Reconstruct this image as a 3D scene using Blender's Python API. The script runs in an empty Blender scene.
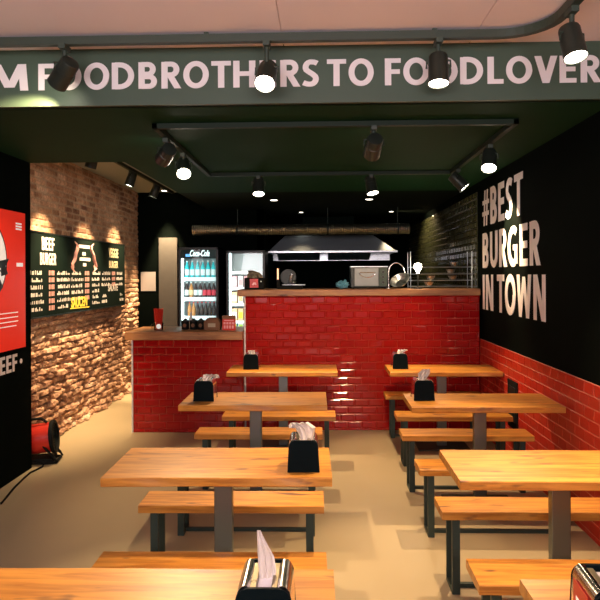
import bpy, bmesh, math, random
from mathutils import Vector, Matrix, noise

C = bpy.context.scene.collection
SC = bpy.context.scene
PI = math.pi

# ------------------------------------------------------------------ camera, world, light, exposure
cam_data = bpy.data.cameras.new('camera')
cam_data.sensor_width = 36.0
cam_data.lens = 36.0 * 655 / 600
cam_data.shift_y = -25 / 600
cam_data.clip_start = 0.05
cam = bpy.data.objects.new('camera', cam_data)
C.objects.link(cam)
yaw = math.atan(21 / 655)
cam.matrix_world = (Matrix.Translation((0, 0, 1.63)) @ Matrix.Rotation(yaw, 4, 'Z')
                    @ Matrix.Rotation(PI / 2, 4, 'X') @ Matrix.Rotation(-math.radians(0.3), 4, 'Z'))
SC.camera = cam

world = bpy.data.worlds.new('world')
SC.world = world
world.use_nodes = True
world.node_tree.nodes['Background'].inputs[0].default_value = (1.0, 0.82, 0.66, 1)
world.node_tree.nodes['Background'].inputs[1].default_value = 0.05

SC.view_settings.view_transform = 'Standard'
SC.view_settings.look = 'None'
SC.view_settings.gamma = 1.0
SC.view_settings.use_curve_mapping = False
SC.view_settings.exposure = 0.66

WARM = (1.0, 0.70, 0.40)
SPOT_W = 125.0          # power of one track lamp
# daylight through the shop front behind the camera
ld = bpy.data.lights.new('shopfront_daylight', 'AREA')
ld.shape = 'RECTANGLE'; ld.size = 3.8; ld.size_y = 1.3
ld.energy = 150; ld.color = (1.0, 0.86, 0.90)
lo = bpy.data.objects.new('shopfront_daylight', ld); C.objects.link(lo)
lo.location = (-0.4, -1.35, 2.05); lo.rotation_euler = (math.radians(142), 0, 0)


# ------------------------------------------------------------------ materials
def nodes_of(name):
    m = bpy.data.materials.new(name); m.use_nodes = True
    nt = m.node_tree
    return m, nt, nt.nodes['Principled BSDF']

def mat(name, col, rough=0.5, metal=0.0, emit=None, estr=0.0, spec=None, var=0.12, scale=14, coat=0.0, alpha=None, trans=0.0):
    """plain procedural material with a little noise in its colour and gloss"""
    m, nt, b = nodes_of(name)
    N, L = nt.nodes, nt.links
    tc = N.new('ShaderNodeTexCoord')
    nz = N.new('ShaderNodeTexNoise'); nz.inputs['Scale'].default_value = scale; nz.inputs['Detail'].default_value = 3
    L.new(tc.outputs['Object'], nz.inputs['Vector'])
    mr = N.new('ShaderNodeMapRange'); mr.inputs['To Min'].default_value = 1 - var; mr.inputs['To Max'].default_value = 1 + var
    L.new(nz.outputs['Fac'], mr.inputs['Value'])
    mx = N.new('ShaderNodeMix'); mx.data_type = 'RGBA'; mx.blend_type = 'MULTIPLY'; mx.inputs[0].default_value = 1
    mx.inputs[6].default_value = (*col, 1)
    L.new(mr.outputs['Result'], mx.inputs[7])
    L.new(mx.outputs[2], b.inputs['Base Color'])
    b.inputs['Roughness'].default_value = rough
    b.inputs['Metallic'].default_value = metal
    if spec is not None: b.inputs['Specular IOR Level'].default_value = spec
    if coat: b.inputs['Coat Weight'].default_value = coat
    if trans: b.inputs['Transmission Weight'].default_value = trans
    if emit:
        b.inputs['Emission Color'].default_value = (*emit, 1); b.inputs['Emission Strength'].default_value = estr
    return m

def wood(name, c1, c2, dark, rough=0.42):
    m, nt, b = nodes_of(name)
    N, L = nt.nodes, nt.links
    tc = N.new('ShaderNodeTexCoord'); oi = N.new('ShaderNodeObjectInfo')
    add = N.new('ShaderNodeVectorMath'); add.operation = 'MULTIPLY_ADD'
    L.new(oi.outputs['Random'], add.inputs[0]); add.inputs[1].default_value = (37, 19, 7); L.new(tc.outputs['Object'], add.inputs[2])
    mp = N.new('ShaderNodeMapping'); mp.inputs['Scale'].default_value = (1.6, 16, 16)
    L.new(add.outputs[0], mp.inputs['Vector'])
    n1 = N.new('ShaderNodeTexNoise'); n1.inputs['Scale'].default_value = 2.2; n1.inputs['Detail'].default_value = 6; n1.inputs['Distortion'].default_value = 0.7
    L.new(mp.outputs[0], n1.inputs['Vector'])
    r1 = N.new('ShaderNodeValToRGB')
    r1.color_ramp.elements[0].position = 0.34; r1.color_ramp.elements[0].color = (*c2, 1)
    r1.color_ramp.elements[1].position = 0.6; r1.color_ramp.elements[1].color = (*c1, 1)
    L.new(n1.outputs['Fac'], r1.inputs[0])
    # wide boards glued side by side
    sp = N.new('ShaderNodeSeparateXYZ'); L.new(add.outputs[0], sp.inputs[0])
    ml = N.new('ShaderNodeMath'); ml.operation = 'MULTIPLY'; ml.inputs[1].default_value = 8.0; L.new(sp.outputs['Y'], ml.inputs[0])
    fl = N.new('ShaderNodeMath'); fl.operation = 'FLOOR'; L.new(ml.outputs[0], fl.inputs[0])
    wn = N.new('ShaderNodeTexWhiteNoise'); wn.noise_dimensions = '1D'; L.new(fl.outputs[0], wn.inputs['W'])
    mr = N.new('ShaderNodeMapRange'); mr.inputs['To Min'].default_value = 0.82; mr.inputs['To Max'].default_value = 1.12
    L.new(wn.outputs['Value'], mr.inputs['Value'])
    mx = N.new('ShaderNodeMix'); mx.data_type = 'RGBA'; mx.blend_type = 'MULTIPLY'; mx.inputs[0].default_value = 1
    L.new(r1.outputs[0], mx.inputs[6]); L.new(mr.outputs[0], mx.inputs[7])
    # knots and cracks
    mp2 = N.new('ShaderNodeMapping'); mp2.inputs['Scale'].default_value = (3.0, 9, 9); L.new(add.outputs[0], mp2.inputs['Vector'])
    n2 = N.new('ShaderNodeTexNoise'); n2.inputs['Scale'].default_value = 1.7; n2.inputs['Detail'].default_value = 2; L.new(mp2.outputs[0], n2.inputs['Vector'])
    r2 = N.new('ShaderNodeValToRGB'); r2.color_ramp.elements[0].position = 0.64; r2.color_ramp.elements[0].color = (0, 0, 0, 1)
    r2.color_ramp.elements[1].position = 0.72; r2.color_ramp.elements[1].color = (1, 1, 1, 1); L.new(n2.outputs['Fac'], r2.inputs[0])
    mx2 = N.new('ShaderNodeMix'); mx2.data_type = 'RGBA'; L.new(r2.outputs[0], mx2.inputs[0])
    L.new(mx.outputs[2], mx2.inputs[6]); mx2.inputs[7].default_value = (*dark, 1)
    L.new(mx2.outputs[2], b.inputs['Base Color'])
    b.inputs['Roughness'].default_value = rough
    bp = N.new('ShaderNodeBump'); bp.inputs['Strength'].default_value = 0.25; bp.inputs['Distance'].default_value = 0.004
    L.new(n1.outputs['Fac'], bp.inputs['Height']); L.new(bp.outputs[0], b.inputs['Normal'])
    return m

def tile_mat(name, ca, cb, rough, spec=0.6):
    m, nt, b = nodes_of(name)
    N, L = nt.nodes, nt.links
    g = N.new('ShaderNodeNewGeometry')
    r = N.new('ShaderNodeValToRGB'); r.color_ramp.elements[0].color = (*ca, 1); r.color_ramp.elements[1].color = (*cb, 1)
    L.new(g.outputs['Random Per Island'], r.inputs[0]); L.new(r.outputs[0], b.inputs['Base Color'])
    b.inputs['Roughness'].default_value = rough
    b.inputs['Specular IOR Level'].default_value = spec
    return m

def brick_mat():
    m, nt, b = nodes_of('old_brick')
    N, L = nt.nodes, nt.links
    at = N.new('ShaderNodeAttribute'); at.attribute_name = 'tone'
    am = N.new('ShaderNodeAttribute'); am.attribute_name = 'mortar'
    r = N.new('ShaderNodeValToRGB')
    cr = r.color_ramp
    cr.elements[0].position = 0; cr.elements[0].color = (0.20, 0.085, 0.045, 1)
    cr.elements[1].position = 1; cr.elements[1].color = (0.74, 0.50, 0.34, 1)
    e = cr.elements.new(0.45); e.color = (0.50, 0.28, 0.16, 1)
    e = cr.elements.new(0.75); e.color = (0.60, 0.35, 0.21, 1)
    L.new(at.outputs['Fac'], r.inputs[0])
    tc = N.new('ShaderNodeTexCoord'); nz = N.new('ShaderNodeTexNoise'); nz.inputs['Scale'].default_value = 38; nz.inputs['Detail'].default_value = 5
    L.new(tc.outputs['Object'], nz.inputs['Vector'])
    mr = N.new('ShaderNodeMapRange'); mr.inputs['From Min'].default_value = 0.25; mr.inputs['From Max'].default_value = 0.75
    mr.inputs['To Min'].default_value = 0.55; mr.inputs['To Max'].default_value = 1.35; L.new(nz.outputs['Fac'], mr.inputs['Value'])
    mx = N.new('ShaderNodeMix'); mx.data_type = 'RGBA'; mx.blend_type = 'MULTIPLY'; mx.inputs[0].default_value = 1
    L.new(r.outputs[0], mx.inputs[6]); L.new(mr.outputs[0], mx.inputs[7])
    m2 = N.new('ShaderNodeMix'); m2.data_type = 'RGBA'; L.new(am.outputs['Fac'], m2.inputs[0])
    L.new(mx.outputs[2], m2.inputs[6]); m2.inputs[7].default_value = (0.50, 0.38, 0.26, 1)
    L.new(m2.outputs[2], b.inputs['Base Color'])
    b.inputs['Roughness'].default_value = 0.92
    bp = N.new('ShaderNodeBump'); bp.inputs['Strength'].default_value = 0.6; bp.inputs['Distance'].default_value = 0.012
    L.new(nz.outputs['Fac'], bp.inputs['Height']); L.new(bp.outputs[0], b.inputs['Normal'])
    return m

def steel(name, col, rough):
    """brushed metal: stretched noise in the gloss"""
    m, nt, b = nodes_of(name)
    N, L = nt.nodes, nt.links
    tc = N.new('ShaderNodeTexCoord'); mp = N.new('ShaderNodeMapping'); mp.inputs['Scale'].default_value = (3, 3, 60)
    nz = N.new('ShaderNodeTexNoise'); nz.inputs['Scale'].default_value = 4
    L.new(tc.outputs['Object'], mp.inputs[0]); L.new(mp.outputs[0], nz.inputs['Vector'])
    mr = N.new('ShaderNodeMapRange'); mr.inputs['To Min'].default_value = rough * 0.7; mr.inputs['To Max'].default_value = rough * 1.4
    L.new(nz.outputs['Fac'], mr.inputs['Value']); L.new(mr.outputs[0], b.inputs['Roughness'])
    b.inputs['Base Color'].default_value = (*col, 1); b.inputs['Metallic'].default_value = 1
    return m

def glass(name, tint=(0.9, 1, 0.97)):
    m = bpy.data.materials.new(name); m.use_nodes = True
    nt = m.node_tree; N, L = nt.nodes, nt.links
    N.clear()
    o = N.new('ShaderNodeOutputMaterial'); t = N.new('ShaderNodeBsdfTransparent'); g = N.new('ShaderNodeBsdfGlossy')
    t.inputs[0].default_value = (*tint, 1); g.inputs['Roughness'].default_value = 0.03
    f = N.new('ShaderNodeFresnel'); f.inputs[0].default_value = 1.35
    x = N.new('ShaderNodeMixShader'); L.new(f.outputs[0], x.inputs[0]); L.new(t.outputs[0], x.inputs[1]); L.new(g.outputs[0], x.inputs[2])
    L.new(x.outputs[0], o.inputs[0])
    return m

M = dict(
    oak=wood('oak_slab', (0.68, 0.295, 0.042), (0.45, 0.16, 0.020), (0.16, 0.06, 0.02)),
    counter_wood=wood('counter_wood', (0.42, 0.19, 0.06), (0.26, 0.10, 0.03), (0.10, 0.04, 0.015), 0.45),
    iron=mat('painted_iron', (0.030, 0.052, 0.041), 0.5, 0.2),
    column_steel=steel('pedestal_steel', (0.19, 0.215, 0.215), 0.34),
    black_paint=mat('black_wall_paint', (0.0022, 0.0042, 0.0032), 0.85, scale=3, spec=0.02),
    fascia_paint_hazed=mat('fascia_paint_hazed', (0.050, 0.085, 0.055), 0.55, scale=3),  # dark beam paint made paler to include the veil of haze
    soffit_paint=mat('soffit_paint', (0.008, 0.040, 0.018), 0.7, scale=3, spec=0.05),
    kitchen_ceiling=mat('kitchen_ceiling_paint', (0.005, 0.011, 0.008), 0.75, scale=3, spec=0.05),
    pink_ceiling=mat('plaster_ceiling', (0.88, 0.80, 0.83), 0.8, var=0.04, scale=2),
    grey_ceiling=mat('grey_ceiling', (0.30, 0.32, 0.26), 0.8, var=0.05, scale=2),
    floor=mat('vinyl_floor', (0.42, 0.335, 0.195), 0.42, var=0.10, scale=1.1),
    white_vinyl=mat('white_vinyl', (0.85, 0.80, 0.80), 0.5, var=0.02),
    red_tile=tile_mat('red_glazed_tile', (0.33, 0.006, 0.006), (0.39, 0.010, 0.008), 0.12, 0.5),
    wall_red_tile=tile_mat('red_wall_tile', (0.44, 0.022, 0.010), (0.50, 0.024, 0.010), 0.40, 0.25),
    dark_tile=tile_mat('dark_glazed_tile', (0.035, 0.042, 0.018), (0.055, 0.060, 0.028), 0.22),
    red_grout=mat('red_grout', (0.40, 0.055, 0.03), 0.8),
    pale_grout=mat('pale_red_grout', (0.60, 0.22, 0.15), 0.8),
    dark_grout=mat('dark_grout', (0.008, 0.01, 0.008), 0.8),
    brick=brick_mat(),
    black_metal=mat('black_metal', (0.012, 0.016, 0.015), 0.42, 0.3),
    track_hazed=mat('track_hazed', (0.035, 0.052, 0.036), 0.5),  # dark rail colour lightened to carry the haze over the front
    lamp_body=mat('lamp_body', (0.030, 0.038, 0.030), 0.38, 0.4),
    lens=mat('lens_lit', (1, 1, 1), 0.3, emit=(1.0, 0.86, 0.68), estr=22),
    lens_off=mat('lens_ring', (0.25, 0.24, 0.22), 0.2, 0.6),
    trim_white=mat('white_tile_trim', (0.72, 0.70, 0.68), 0.4),
    chrome=steel('chrome', (0.80, 0.78, 0.76), 0.16),
    stainless=steel('stainless', (0.62, 0.66, 0.68), 0.28),
    cover_steel_reflection=steel('cover_steel_reflection', (0.34, 0.29, 0.20), 0.3),  # brown tint paints in the table wood reflected by the steel
    hood_steel=steel('hood_steel', (0.44, 0.51, 0.56), 0.34),
    oven_door=mat('oven_door', (0.20, 0.215, 0.215), 0.42, 0.35),
    duct=steel('duct_aluminium', (0.50, 0.52, 0.42), 0.35),
    napkin=mat('paper_napkin', (0.88, 0.82, 0.80), 0.9, var=0.03),
    holder_black=mat('holder_black', (0.002, 0.006, 0.007), 0.55, spec=0.06),
    red=mat('red_enamel', (0.62, 0.030, 0.016), 0.35),
    poster_red=mat('poster_red', (0.72, 0.035, 0.018), 0.22, var=0.04, emit=(0.75, 0.03, 0.014), estr=0.28),
    poster_white=mat('poster_white', (0.8, 0.76, 0.72), 0.3, var=0.03, emit=(1, 0.93, 0.85), estr=0.28),
    ink=mat('black_ink', (0.012, 0.012, 0.012), 0.4),
    chalkboard=mat('chalkboard', (0.004, 0.010, 0.007), 0.7, var=0.25, scale=6, spec=0.08),
    chalk=mat('chalk', (0.66, 0.62, 0.57), 0.9),
    chalk_red=mat('red_chalk', (0.70, 0.36, 0.31), 0.9),
    cream_chalk=mat('cream_chalk', (0.70, 0.60, 0.36), 0.9),
    loop_black=mat('loop_track_black', (0.012, 0.024, 0.014), 0.55, spec=0.2),
    chalk_yellow=mat('yellow_chalk', (0.86, 0.66, 0.06), 0.9),
    paper=mat('white_paper', (0.40, 0.37, 0.36), 0.8, var=0.03),
    pale_panel=mat('pale_panel', (0.09, 0.082, 0.07), 0.7),
    fridge_black=mat('fridge_black', (0.012, 0.016, 0.016), 0.35),
    fridge_white=mat('fridge_white', (0.85, 0.86, 0.88), 0.4, var=0.03),
    led=mat('led_strip', (1, 1, 1), 0.4, emit=(0.88, 0.94, 1.0), estr=4.0),
    header=mat('header_dark', (0.02, 0.03, 0.04), 0.3),
    header_text=mat('header_text', (1, 1, 1), 0.4, emit=(0.85, 0.93, 1.0), estr=1.4),
    header_blue=mat('header_blue', (0.1, 0.3, 0.8), 0.4, emit=(0.15, 0.42, 1.0), estr=1.0),
    glass=glass('fridge_glass'),
    clear=glass('tumbler_glass', (0.95, 0.95, 0.95)),
    cyan=mat('cyan_bottle', (0.03, 0.52, 0.56), 0.15),
    cola=mat('cola_bottle', (0.035, 0.012, 0.010), 0.12),
    orange_drink=mat('orange_bottle', (0.60, 0.22, 0.06), 0.15),
    clear_drink=mat('pale_bottle', (0.45, 0.62, 0.55), 0.15),
    label_white=mat('label_white', (0.82, 0.84, 0.82), 0.5),
    label_red=mat('label_red', (0.75, 0.04, 0.07), 0.5),
    label_yellow=mat('label_yellow', (0.85, 0.72, 0.05), 0.5),
    label_pink=mat('label_pink', (0.85, 0.42, 0.45), 0.5),
    label_blue=mat('label_blue', (0.04, 0.22, 0.36), 0.5),
    label_green=mat('label_green', (0.42, 0.68, 0.10), 0.5),
    label_peach=mat('label_peach', (0.88, 0.55, 0.30), 0.5),
    brown_card=mat('brown_card', (0.22, 0.10, 0.05), 0.8),
    kraft=mat('kraft_paper', (0.50, 0.42, 0.30), 0.85),
    blue_bag=mat('blue_bag', (0.10, 0.30, 0.42), 0.4),
    bulb=mat('bulb_lit', (1, 1, 1), 0.4, emit=(1.0, 0.90, 0.74), estr=14),
    small_lamp=mat('small_lamp_lit', (1, 1, 1), 0.4, emit=(1.0, 0.90, 0.75), estr=5),
    orange_light=mat('orange_indicator', (1, 0.5, 0.3), 0.4, emit=(1.0, 0.45, 0.22), estr=1.2),
    hood_lamp=mat('hood_lamp_lit', (1, 1, 1), 0.4, emit=(0.40, 0.80, 1.0), estr=1.6),
    rubber=mat('black_rubber', (0.006, 0.007, 0.006), 0.7, spec=0.15),
)


# ------------------------------------------------------------------ mesh helpers
class MB:
    def __init__(self): self.bm = bmesh.new()
    def box(self, x0, x1, y0, y1, z0, z1, bev=0.0, seg=2, mtx=None):
        t = bmesh.new()
        bmesh.ops.create_cube(t, size=1)
        for v in t.verts:
            v.co = Vector(((x0 + x1) / 2 + v.co.x * (x1 - x0), (y0 + y1) / 2 + v.co.y * (y1 - y0), (z0 + z1) / 2 + v.co.z * (z1 - z0)))
        if bev: bmesh.ops.bevel(t, geom=t.edges[:], offset=bev, segments=seg, profile=0.6, affect='EDGES')
        return self._merge(t, mtx)
    def _merge(self, t, mtx=None):
        if mtx is not None: bmesh.ops.transform(t, matrix=mtx, verts=t.verts[:])
        me = bpy.data.meshes.new('tmp'); t.to_mesh(me); t.free()
        self.bm.from_mesh(me); bpy.data.meshes.remove(me)
        return self
    def lathe(self, prof, seg=24, mtx=None, cap=True):
        t = bmesh.new(); rings = []
        for r, z in prof:
            rings.append([t.verts.new((max(r, 1e-4) * math.cos(2 * PI * k / seg), max(r, 1e-4) * math.sin(2 * PI * k / seg), z)) for k in range(seg)])
        for a, b in zip(rings, rings[1:]):
            for k in range(seg): t.faces.new((a[k], a[(k + 1) % seg], b[(k + 1) % seg], b[k]))
        if cap:
            t.faces.new(rings[0][::-1]); t.faces.new(rings[-1])
        bmesh.ops.recalc_face_normals(t, faces=t.faces[:])
        return self._merge(t, mtx)
    def prism(self, pts, depth, mtx=None, bev=0.0):
        """outline in x,y extruded along z by depth"""
        t = bmesh.new()
        f = t.faces.new([t.verts.new((x, y, 0)) for x, y in pts])
        r = bmesh.ops.extrude_face_region(t, geom=[f])
        bmesh.ops.translate(t, vec=(0, 0, depth), verts=[v for v in r['geom'] if isinstance(v, bmesh.types.BMVert)])
        bmesh.ops.recalc_face_normals(t, faces=t.faces[:])
        if bev: bmesh.ops.bevel(t, geom=t.edges[:], offset=bev, segments=1, affect='EDGES')
        return self._merge(t, mtx)
    def tube(self, pts, r, seg=8):
        t = bmesh.new(); P = [Vector(p) for p in pts]; rings = []; up = Vector((0.13, 0.31, 0.94)).normalized()
        for i, p in enumerate(P):
            d = (P[min(i + 1, len(P) - 1)] - P[max(i - 1, 0)]).normalized()
            a = d.cross(up)
            if a.length < 0.05: a = d.cross(Vector((1, 0, 0)))
            a.normalize(); b = d.cross(a)
            rr = r[i] if isinstance(r, (list, tuple)) else r
            rings.append([t.verts.new(p + a * rr * math.cos(2 * PI * k / seg) + b * rr * math.sin(2 * PI * k / seg)) for k in range(seg)])
        for a, b in zip(rings, rings[1:]):
            for k in range(seg): t.faces.new((a[k], a[(k + 1) % seg], b[(k + 1) % seg], b[k]))
        t.faces.new(rings[0][::-1]); t.faces.new(rings[-1])
        bmesh.ops.recalc_face_normals(t, faces=t.faces[:])
        return self._merge(t)
    def blob(self, c, rad, amp=0.2, seed=0, sub=3, freq=6):
        t = bmesh.new(); bmesh.ops.create_icosphere(t, subdivisions=sub, radius=1)
        for v in t.verts:
            n = noise.noise(v.co * freq * 0.3 + Vector((seed * 3.1, seed, 0)))
            v.co = Vector((v.co.x * rad[0], v.co.y * rad[1], v.co.z * rad[2])) * (1 + amp * n) + Vector(c)
        return self._merge(t)
    def mesh(self, name, m, smooth=None):
        me = bpy.data.meshes.new(name); self.bm.to_mesh(me); self.bm.free()
        me.materials.append(m)
        if smooth is not None:
            me.polygons.foreach_set('use_smooth', [True] * len(me.polygons))
            me.set_sharp_from_angle(angle=math.radians(smooth))
        return me
    def build(self, name, m, parent=None, smooth=None, loc=None):
        return put(name, self.mesh(name, m, smooth), parent, loc)

def put(name, me, parent=None, loc=None):
    o = bpy.data.objects.new(name, me); C.objects.link(o)
    if loc is not None: o.location = loc
    if parent is not None: o.parent = parent
    return o

def tag(o, label=None, cat=None, group=None, kind=None):
    if label: o['label'] = label
    if cat: o['category'] = cat
    if group: o['group'] = group
    if kind: o['kind'] = kind
    return o

def thing(name, label, cat, loc=(0, 0, 0), rz=0, group=None):
    o = bpy.data.objects.new(name, None); C.objects.link(o)
    o.empty_display_size = 0.1
    o.location = loc; o.rotation_euler = (0, 0, rz)
    return tag(o, label, cat, group)

def struct(name, mb, m, smooth=None):
    return tag(mb.build(name, m, None, smooth), kind='structure')

def kids(o): return [c for c in bpy.data.objects if c.parent is o]

def dup(o, loc, rz, label, group=None):
    r = o.copy(); C.objects.link(r); r.location = loc; r.rotation_euler = (0, 0, rz); r['label'] = label
    if group: r['group'] = group
    for ch in kids(o):
        c = ch.copy(); C.objects.link(c); c.parent = r
        for g in kids(ch):
            d = g.copy(); C.objects.link(d); d.parent = c
    return r

ROT_FRONT = Matrix.Rotation(PI / 2, 4, 'X')                      # x right, y up, faces -Y
ROT_RIGHT = Matrix(((0, 0, -1, 0), (-1, 0, 0, 0), (0, 1, 0, 0), (0, 0, 0, 1)))   # on the right wall: x -> -Y, y -> Z, faces -X
ROT_LEFT = Matrix(((0, 0, 1, 0), (1, 0, 0, 0), (0, 1, 0, 0), (0, 0, 0, 1)))      # on the left wall: x -> +Y, y -> Z, faces +X

def text_into(mb, s, x0, x1, y0, y1, mtx, bold=0.03, ext=0.002, shear=0.0, space=1.0):
    """flat letters fitted in the rectangle x0..x1, y0..y1 (cap height), then moved by mtx"""
    cu = bpy.data.curves.new('txt', 'FONT'); cu.body = s; cu.size = 1; cu.offset = bold; cu.extrude = 0.01
    cu.resolution_u = 4; cu.shear = shear; cu.space_character = space
    ob = bpy.data.objects.new('txt', cu); C.objects.link(ob)
    dg = bpy.context.evaluated_depsgraph_get(); dg.update()
    me = bpy.data.meshes.new_from_object(ob.evaluated_get(dg))
    bpy.data.objects.remove(ob); bpy.data.curves.remove(cu)
    xs = [v.co.x for v in me.vertices]; ys = [v.co.y for v in me.vertices]
    ax, bx, ay, by = min(xs), max(xs), min(ys), max(ys)
    t = bmesh.new(); t.from_mesh(me); bpy.data.meshes.remove(me)
    for v in t.verts:
        v.co = Vector((x0 + (v.co.x - ax) / (bx - ax) * (x1 - x0), y0 + (v.co.y - ay) / (by - ay) * (y1 - y0), (v.co.z + 0.01) / 0.02 * ext))
    return mb._merge(t, mtx)

# bold sans capitals drawn as strokes (cap height 1, stem 0.2)
def arc(cx, cy, rx, ry, a0, a1, n=14): return [(cx + rx * math.cos(math.radians(a0 + (a1 - a0) * k / n)), cy + ry * math.sin(math.radians(a0 + (a1 - a0) * k / n))) for k in range(n + 1)]
def ribbon(path, w, closed=False):
    P = [Vector((x, y)) for x, y in path]; A = []; B = []; n = len(P)
    for i in range(n):
        a = P[i - 1] if (i > 0 or closed) else P[i]; b = P[(i + 1) % n] if (i < n - 1 or closed) else P[i]
        d = (b - a).normalized(); k = Vector((-d.y, d.x)) * w / 2
        A.append(P[i] + k); B.append(P[i] - k)
    quads = []
    for i in range(n if closed else n - 1):
        j = (i + 1) % n; quads.append([tuple(B[i]), tuple(B[j]), tuple(A[j]), tuple(A[i])])
    return quads
def bar(x0, x1, y0, y1): return [[(x0, y0), (x1, y0), (x1, y1), (x0, y1)]]
def diag(x0, y0, x1, y1, w): return [[(x0 - w / 2, y0), (x1 - w / 2, y1), (x1 + w / 2, y1), (x0 + w / 2, y0)]]
TH = 0.17
def bowl(x0, x1, y0, y1):
    r = (y1 - y0) / 2 - TH / 2; cx = x1 - 0.1 - r * 0.85
    return ribbon([(x0, y1 - TH / 2), (cx, y1 - TH / 2)] + arc(cx, (y0 + y1) / 2, r * 0.85, r, 90, -90) [1:] + [(x0, y0 + TH / 2)], 0.185)
GL = {
 'F': (0.50, bar(0, .2, 0, 1) + bar(.19, .50, 1 - TH, 1) + bar(.19, .47, .42, .42 + TH)),
 'E': (0.52, bar(0, .2, 0, 1) + bar(.19, .51, 1 - TH, 1) + bar(.19, .49, .42, .42 + TH) + bar(.19, .52, 0, TH)),
 'L': (0.50, bar(0, .2, 0, 1) + bar(.19, .50, 0, TH)),
 'T': (0.62, bar(.21, .41, 0, 1) + bar(0, .62, 1 - TH, 1)),
 'H': (0.70, bar(0, .2, 0, 1) + bar(.5, .7, 0, 1) + bar(.19, .51, .43, .43 + TH)),
 'I': (0.20, bar(0, .2, 0, 1)),
 'M': (0.90, diag(.10, 0, .15, 1, .19) + diag(.80, 0, .75, 1, .19) + diag(.15, 1, .43, .12, .20) + diag(.75, 1, .47, .12, .20)),
 'N': (0.70, bar(0, .19, 0, 1) + bar(.51, .70, 0, 1) + diag(.12, 1, .58, 0, .22)),
 'W': (0.98, diag(.10, 1, .25, 0, .19) + diag(.25, 0, .49, .95, .17) + diag(.49, .95, .73, 0, .17) + diag(.73, 0, .88, 1, .19)),
 'V': (0.70, diag(.10, 1, .35, 0, .21) + diag(.60, 1, .35, 0, .21)),
 'D': (0.72, bar(0, .2, 0, 1) + ribbon([(.1, 1 - TH / 2), (.25, 1 - TH / 2)] + arc(.25, .5, .37, .5 - TH / 2, 90, -90)[1:] + [(.1, TH / 2)], .19)),
 'B': (0.60, bar(0, .2, 0, 1) + bowl(.1, .56, .46, 1) + bowl(.1, .60, 0, .54)),
 'R': (0.62, bar(0, .2, 0, 1) + bowl(.1, .58, .42, 1) + diag(.28, .48, .52, 0, .22)),
 'O': (0.82, ribbon(arc(.41, .5, .31, .42, 0, 360, 36)[:-1], .19, True)),
 'G': (0.72, ribbon(arc(.42, .5, .32, .42, 52, 300, 26) + [(.62, .10)], .19) + bar(.53, .72, .06, .52) + bar(.42, .72, .40, .54)),
 'U': (0.68, ribbon([(.1, 1), (.1, .36)] + arc(.34, .36, .24, .27, 180, 360)[1:] + [(.58, 1)], .195)),
 'S': (0.52, ribbon([(.47, .86), (.38, .905), (.29, .915)] + arc(.27, .71, .165, .205, 90, 205, 8) + [(.20, .55), (.33, .45)] + arc(.25, .28, .175, .20, 25, -90, 8) + [(.16, .085), (.03, .14)], .185)),
 '#': (0.68, diag(.18, 0, .28, 1, .12) + diag(.42, 0, .52, 1, .12) + bar(0, .66, .28, .40) + bar(.03, .68, .60, .72)),
}
def caps_into(mb, s, x0, x1, y0, y1, mtx, ext=0.002, gap=0.13):
    w = 0; pos = []
    for ch in s:
        if ch == ' ': w += 0.22; continue
        pos.append((ch, w)); w += GL[ch][0] + (gap * (0.55 if ch in 'TVRLFO' else 1))
    ch, px = pos[-1]; tot = px + GL[ch][0]
    kx = (x1 - x0) / tot; ky = y1 - y0; t = bmesh.new()
    for ch, px in pos:
        for qi, q in enumerate(GL[ch][1]):
            e = ext + 0.00012 * qi
            pts = [(x0 + (px + a) * kx, y0 + b * ky) for a, b in q]
            lo_ = [t.verts.new((a, b, 0)) for a, b in pts]; hi_ = [t.verts.new((a, b, e)) for a, b in pts]
            t.faces.new(hi_)
            for k in range(4): t.faces.new((lo_[k], lo_[(k + 1) % 4], hi_[(k + 1) % 4], hi_[k]))
    return mb._merge(t, mtx)

def ellipse(rx, ry, n=40, cx=0, cy=0): return [(cx + rx * math.cos(2 * PI * k / n), cy + ry * math.sin(2 * PI * k / n)) for k in range(n)]

ORD = ['first', 'second', 'third', 'fourth', 'fifth', 'sixth', 'seventh', 'eighth']

# ------------------------------------------------------------------ the setting
XL, XR, XB = -2.47, 1.66, -2.72        # black wall on the left, right wall, old brick wall
YF, YS, YC, YB, YK = 3.67, 5.50, 6.88, 9.60, 12.35
ZC, ZS, ZH = 2.915, 2.595, 2.83

struct('floor', MB().box(-3.0, 1.9, -1.5, 12.6, -0.08, 0), M['floor'])
mb = MB()                                           # plaster ceiling with two joints
for a, b in ((-2.6, -0.205), (-0.200, 0.83), (0.834, 1.8)): mb.box(a, b, -1.5, YF + 0.06, ZC, ZC + 0.08)
mb.box(-2.6, 1.8, -1.5, YF + 0.06, ZC + 0.012, ZC + 0.08)
struct('ceiling', mb, M['pink_ceiling'])
struct('wall_fascia', MB().box(XL - 0.05, XR + 0.1, YF, YF + 0.06, ZS, ZC + 0.01), M['fascia_paint_hazed'])
mb = MB(); mb.box(XL - 0.05, XR + 0.1, YF + 0.03, YS, ZS, ZS + 0.06); mb.box(-1.66, XR + 0.1, YS, 7.6, ZS, ZS + 0.06)
struct('ceiling_soffit', mb, M['soffit_paint'])
mb = MB(); mb.box(-1.66, XR + 0.1, 7.6, 12.6, ZS, ZS + 0.06); mb.box(-1.66, -1.60, YS - 0.02, 12.6, ZS + 0.05, ZH + 0.05)
struct('ceiling_kitchen', mb, M['kitchen_ceiling'])
struct('ceiling_side', MB().box(-3.0, -1.60, YS - 0.1, YB + 0.1, ZH + 0.03, ZH + 0.1), M['grey_ceiling'])
struct('wall_left', MB().box(XL - 0.35, XL, -1.5, YS, 0, ZC + 0.06), M['black_paint'])
struct('wall_right', MB().box(XR, XR + 0.12, -1.5, 12.6, 0, ZC + 0.06), M['black_paint'])
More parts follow.
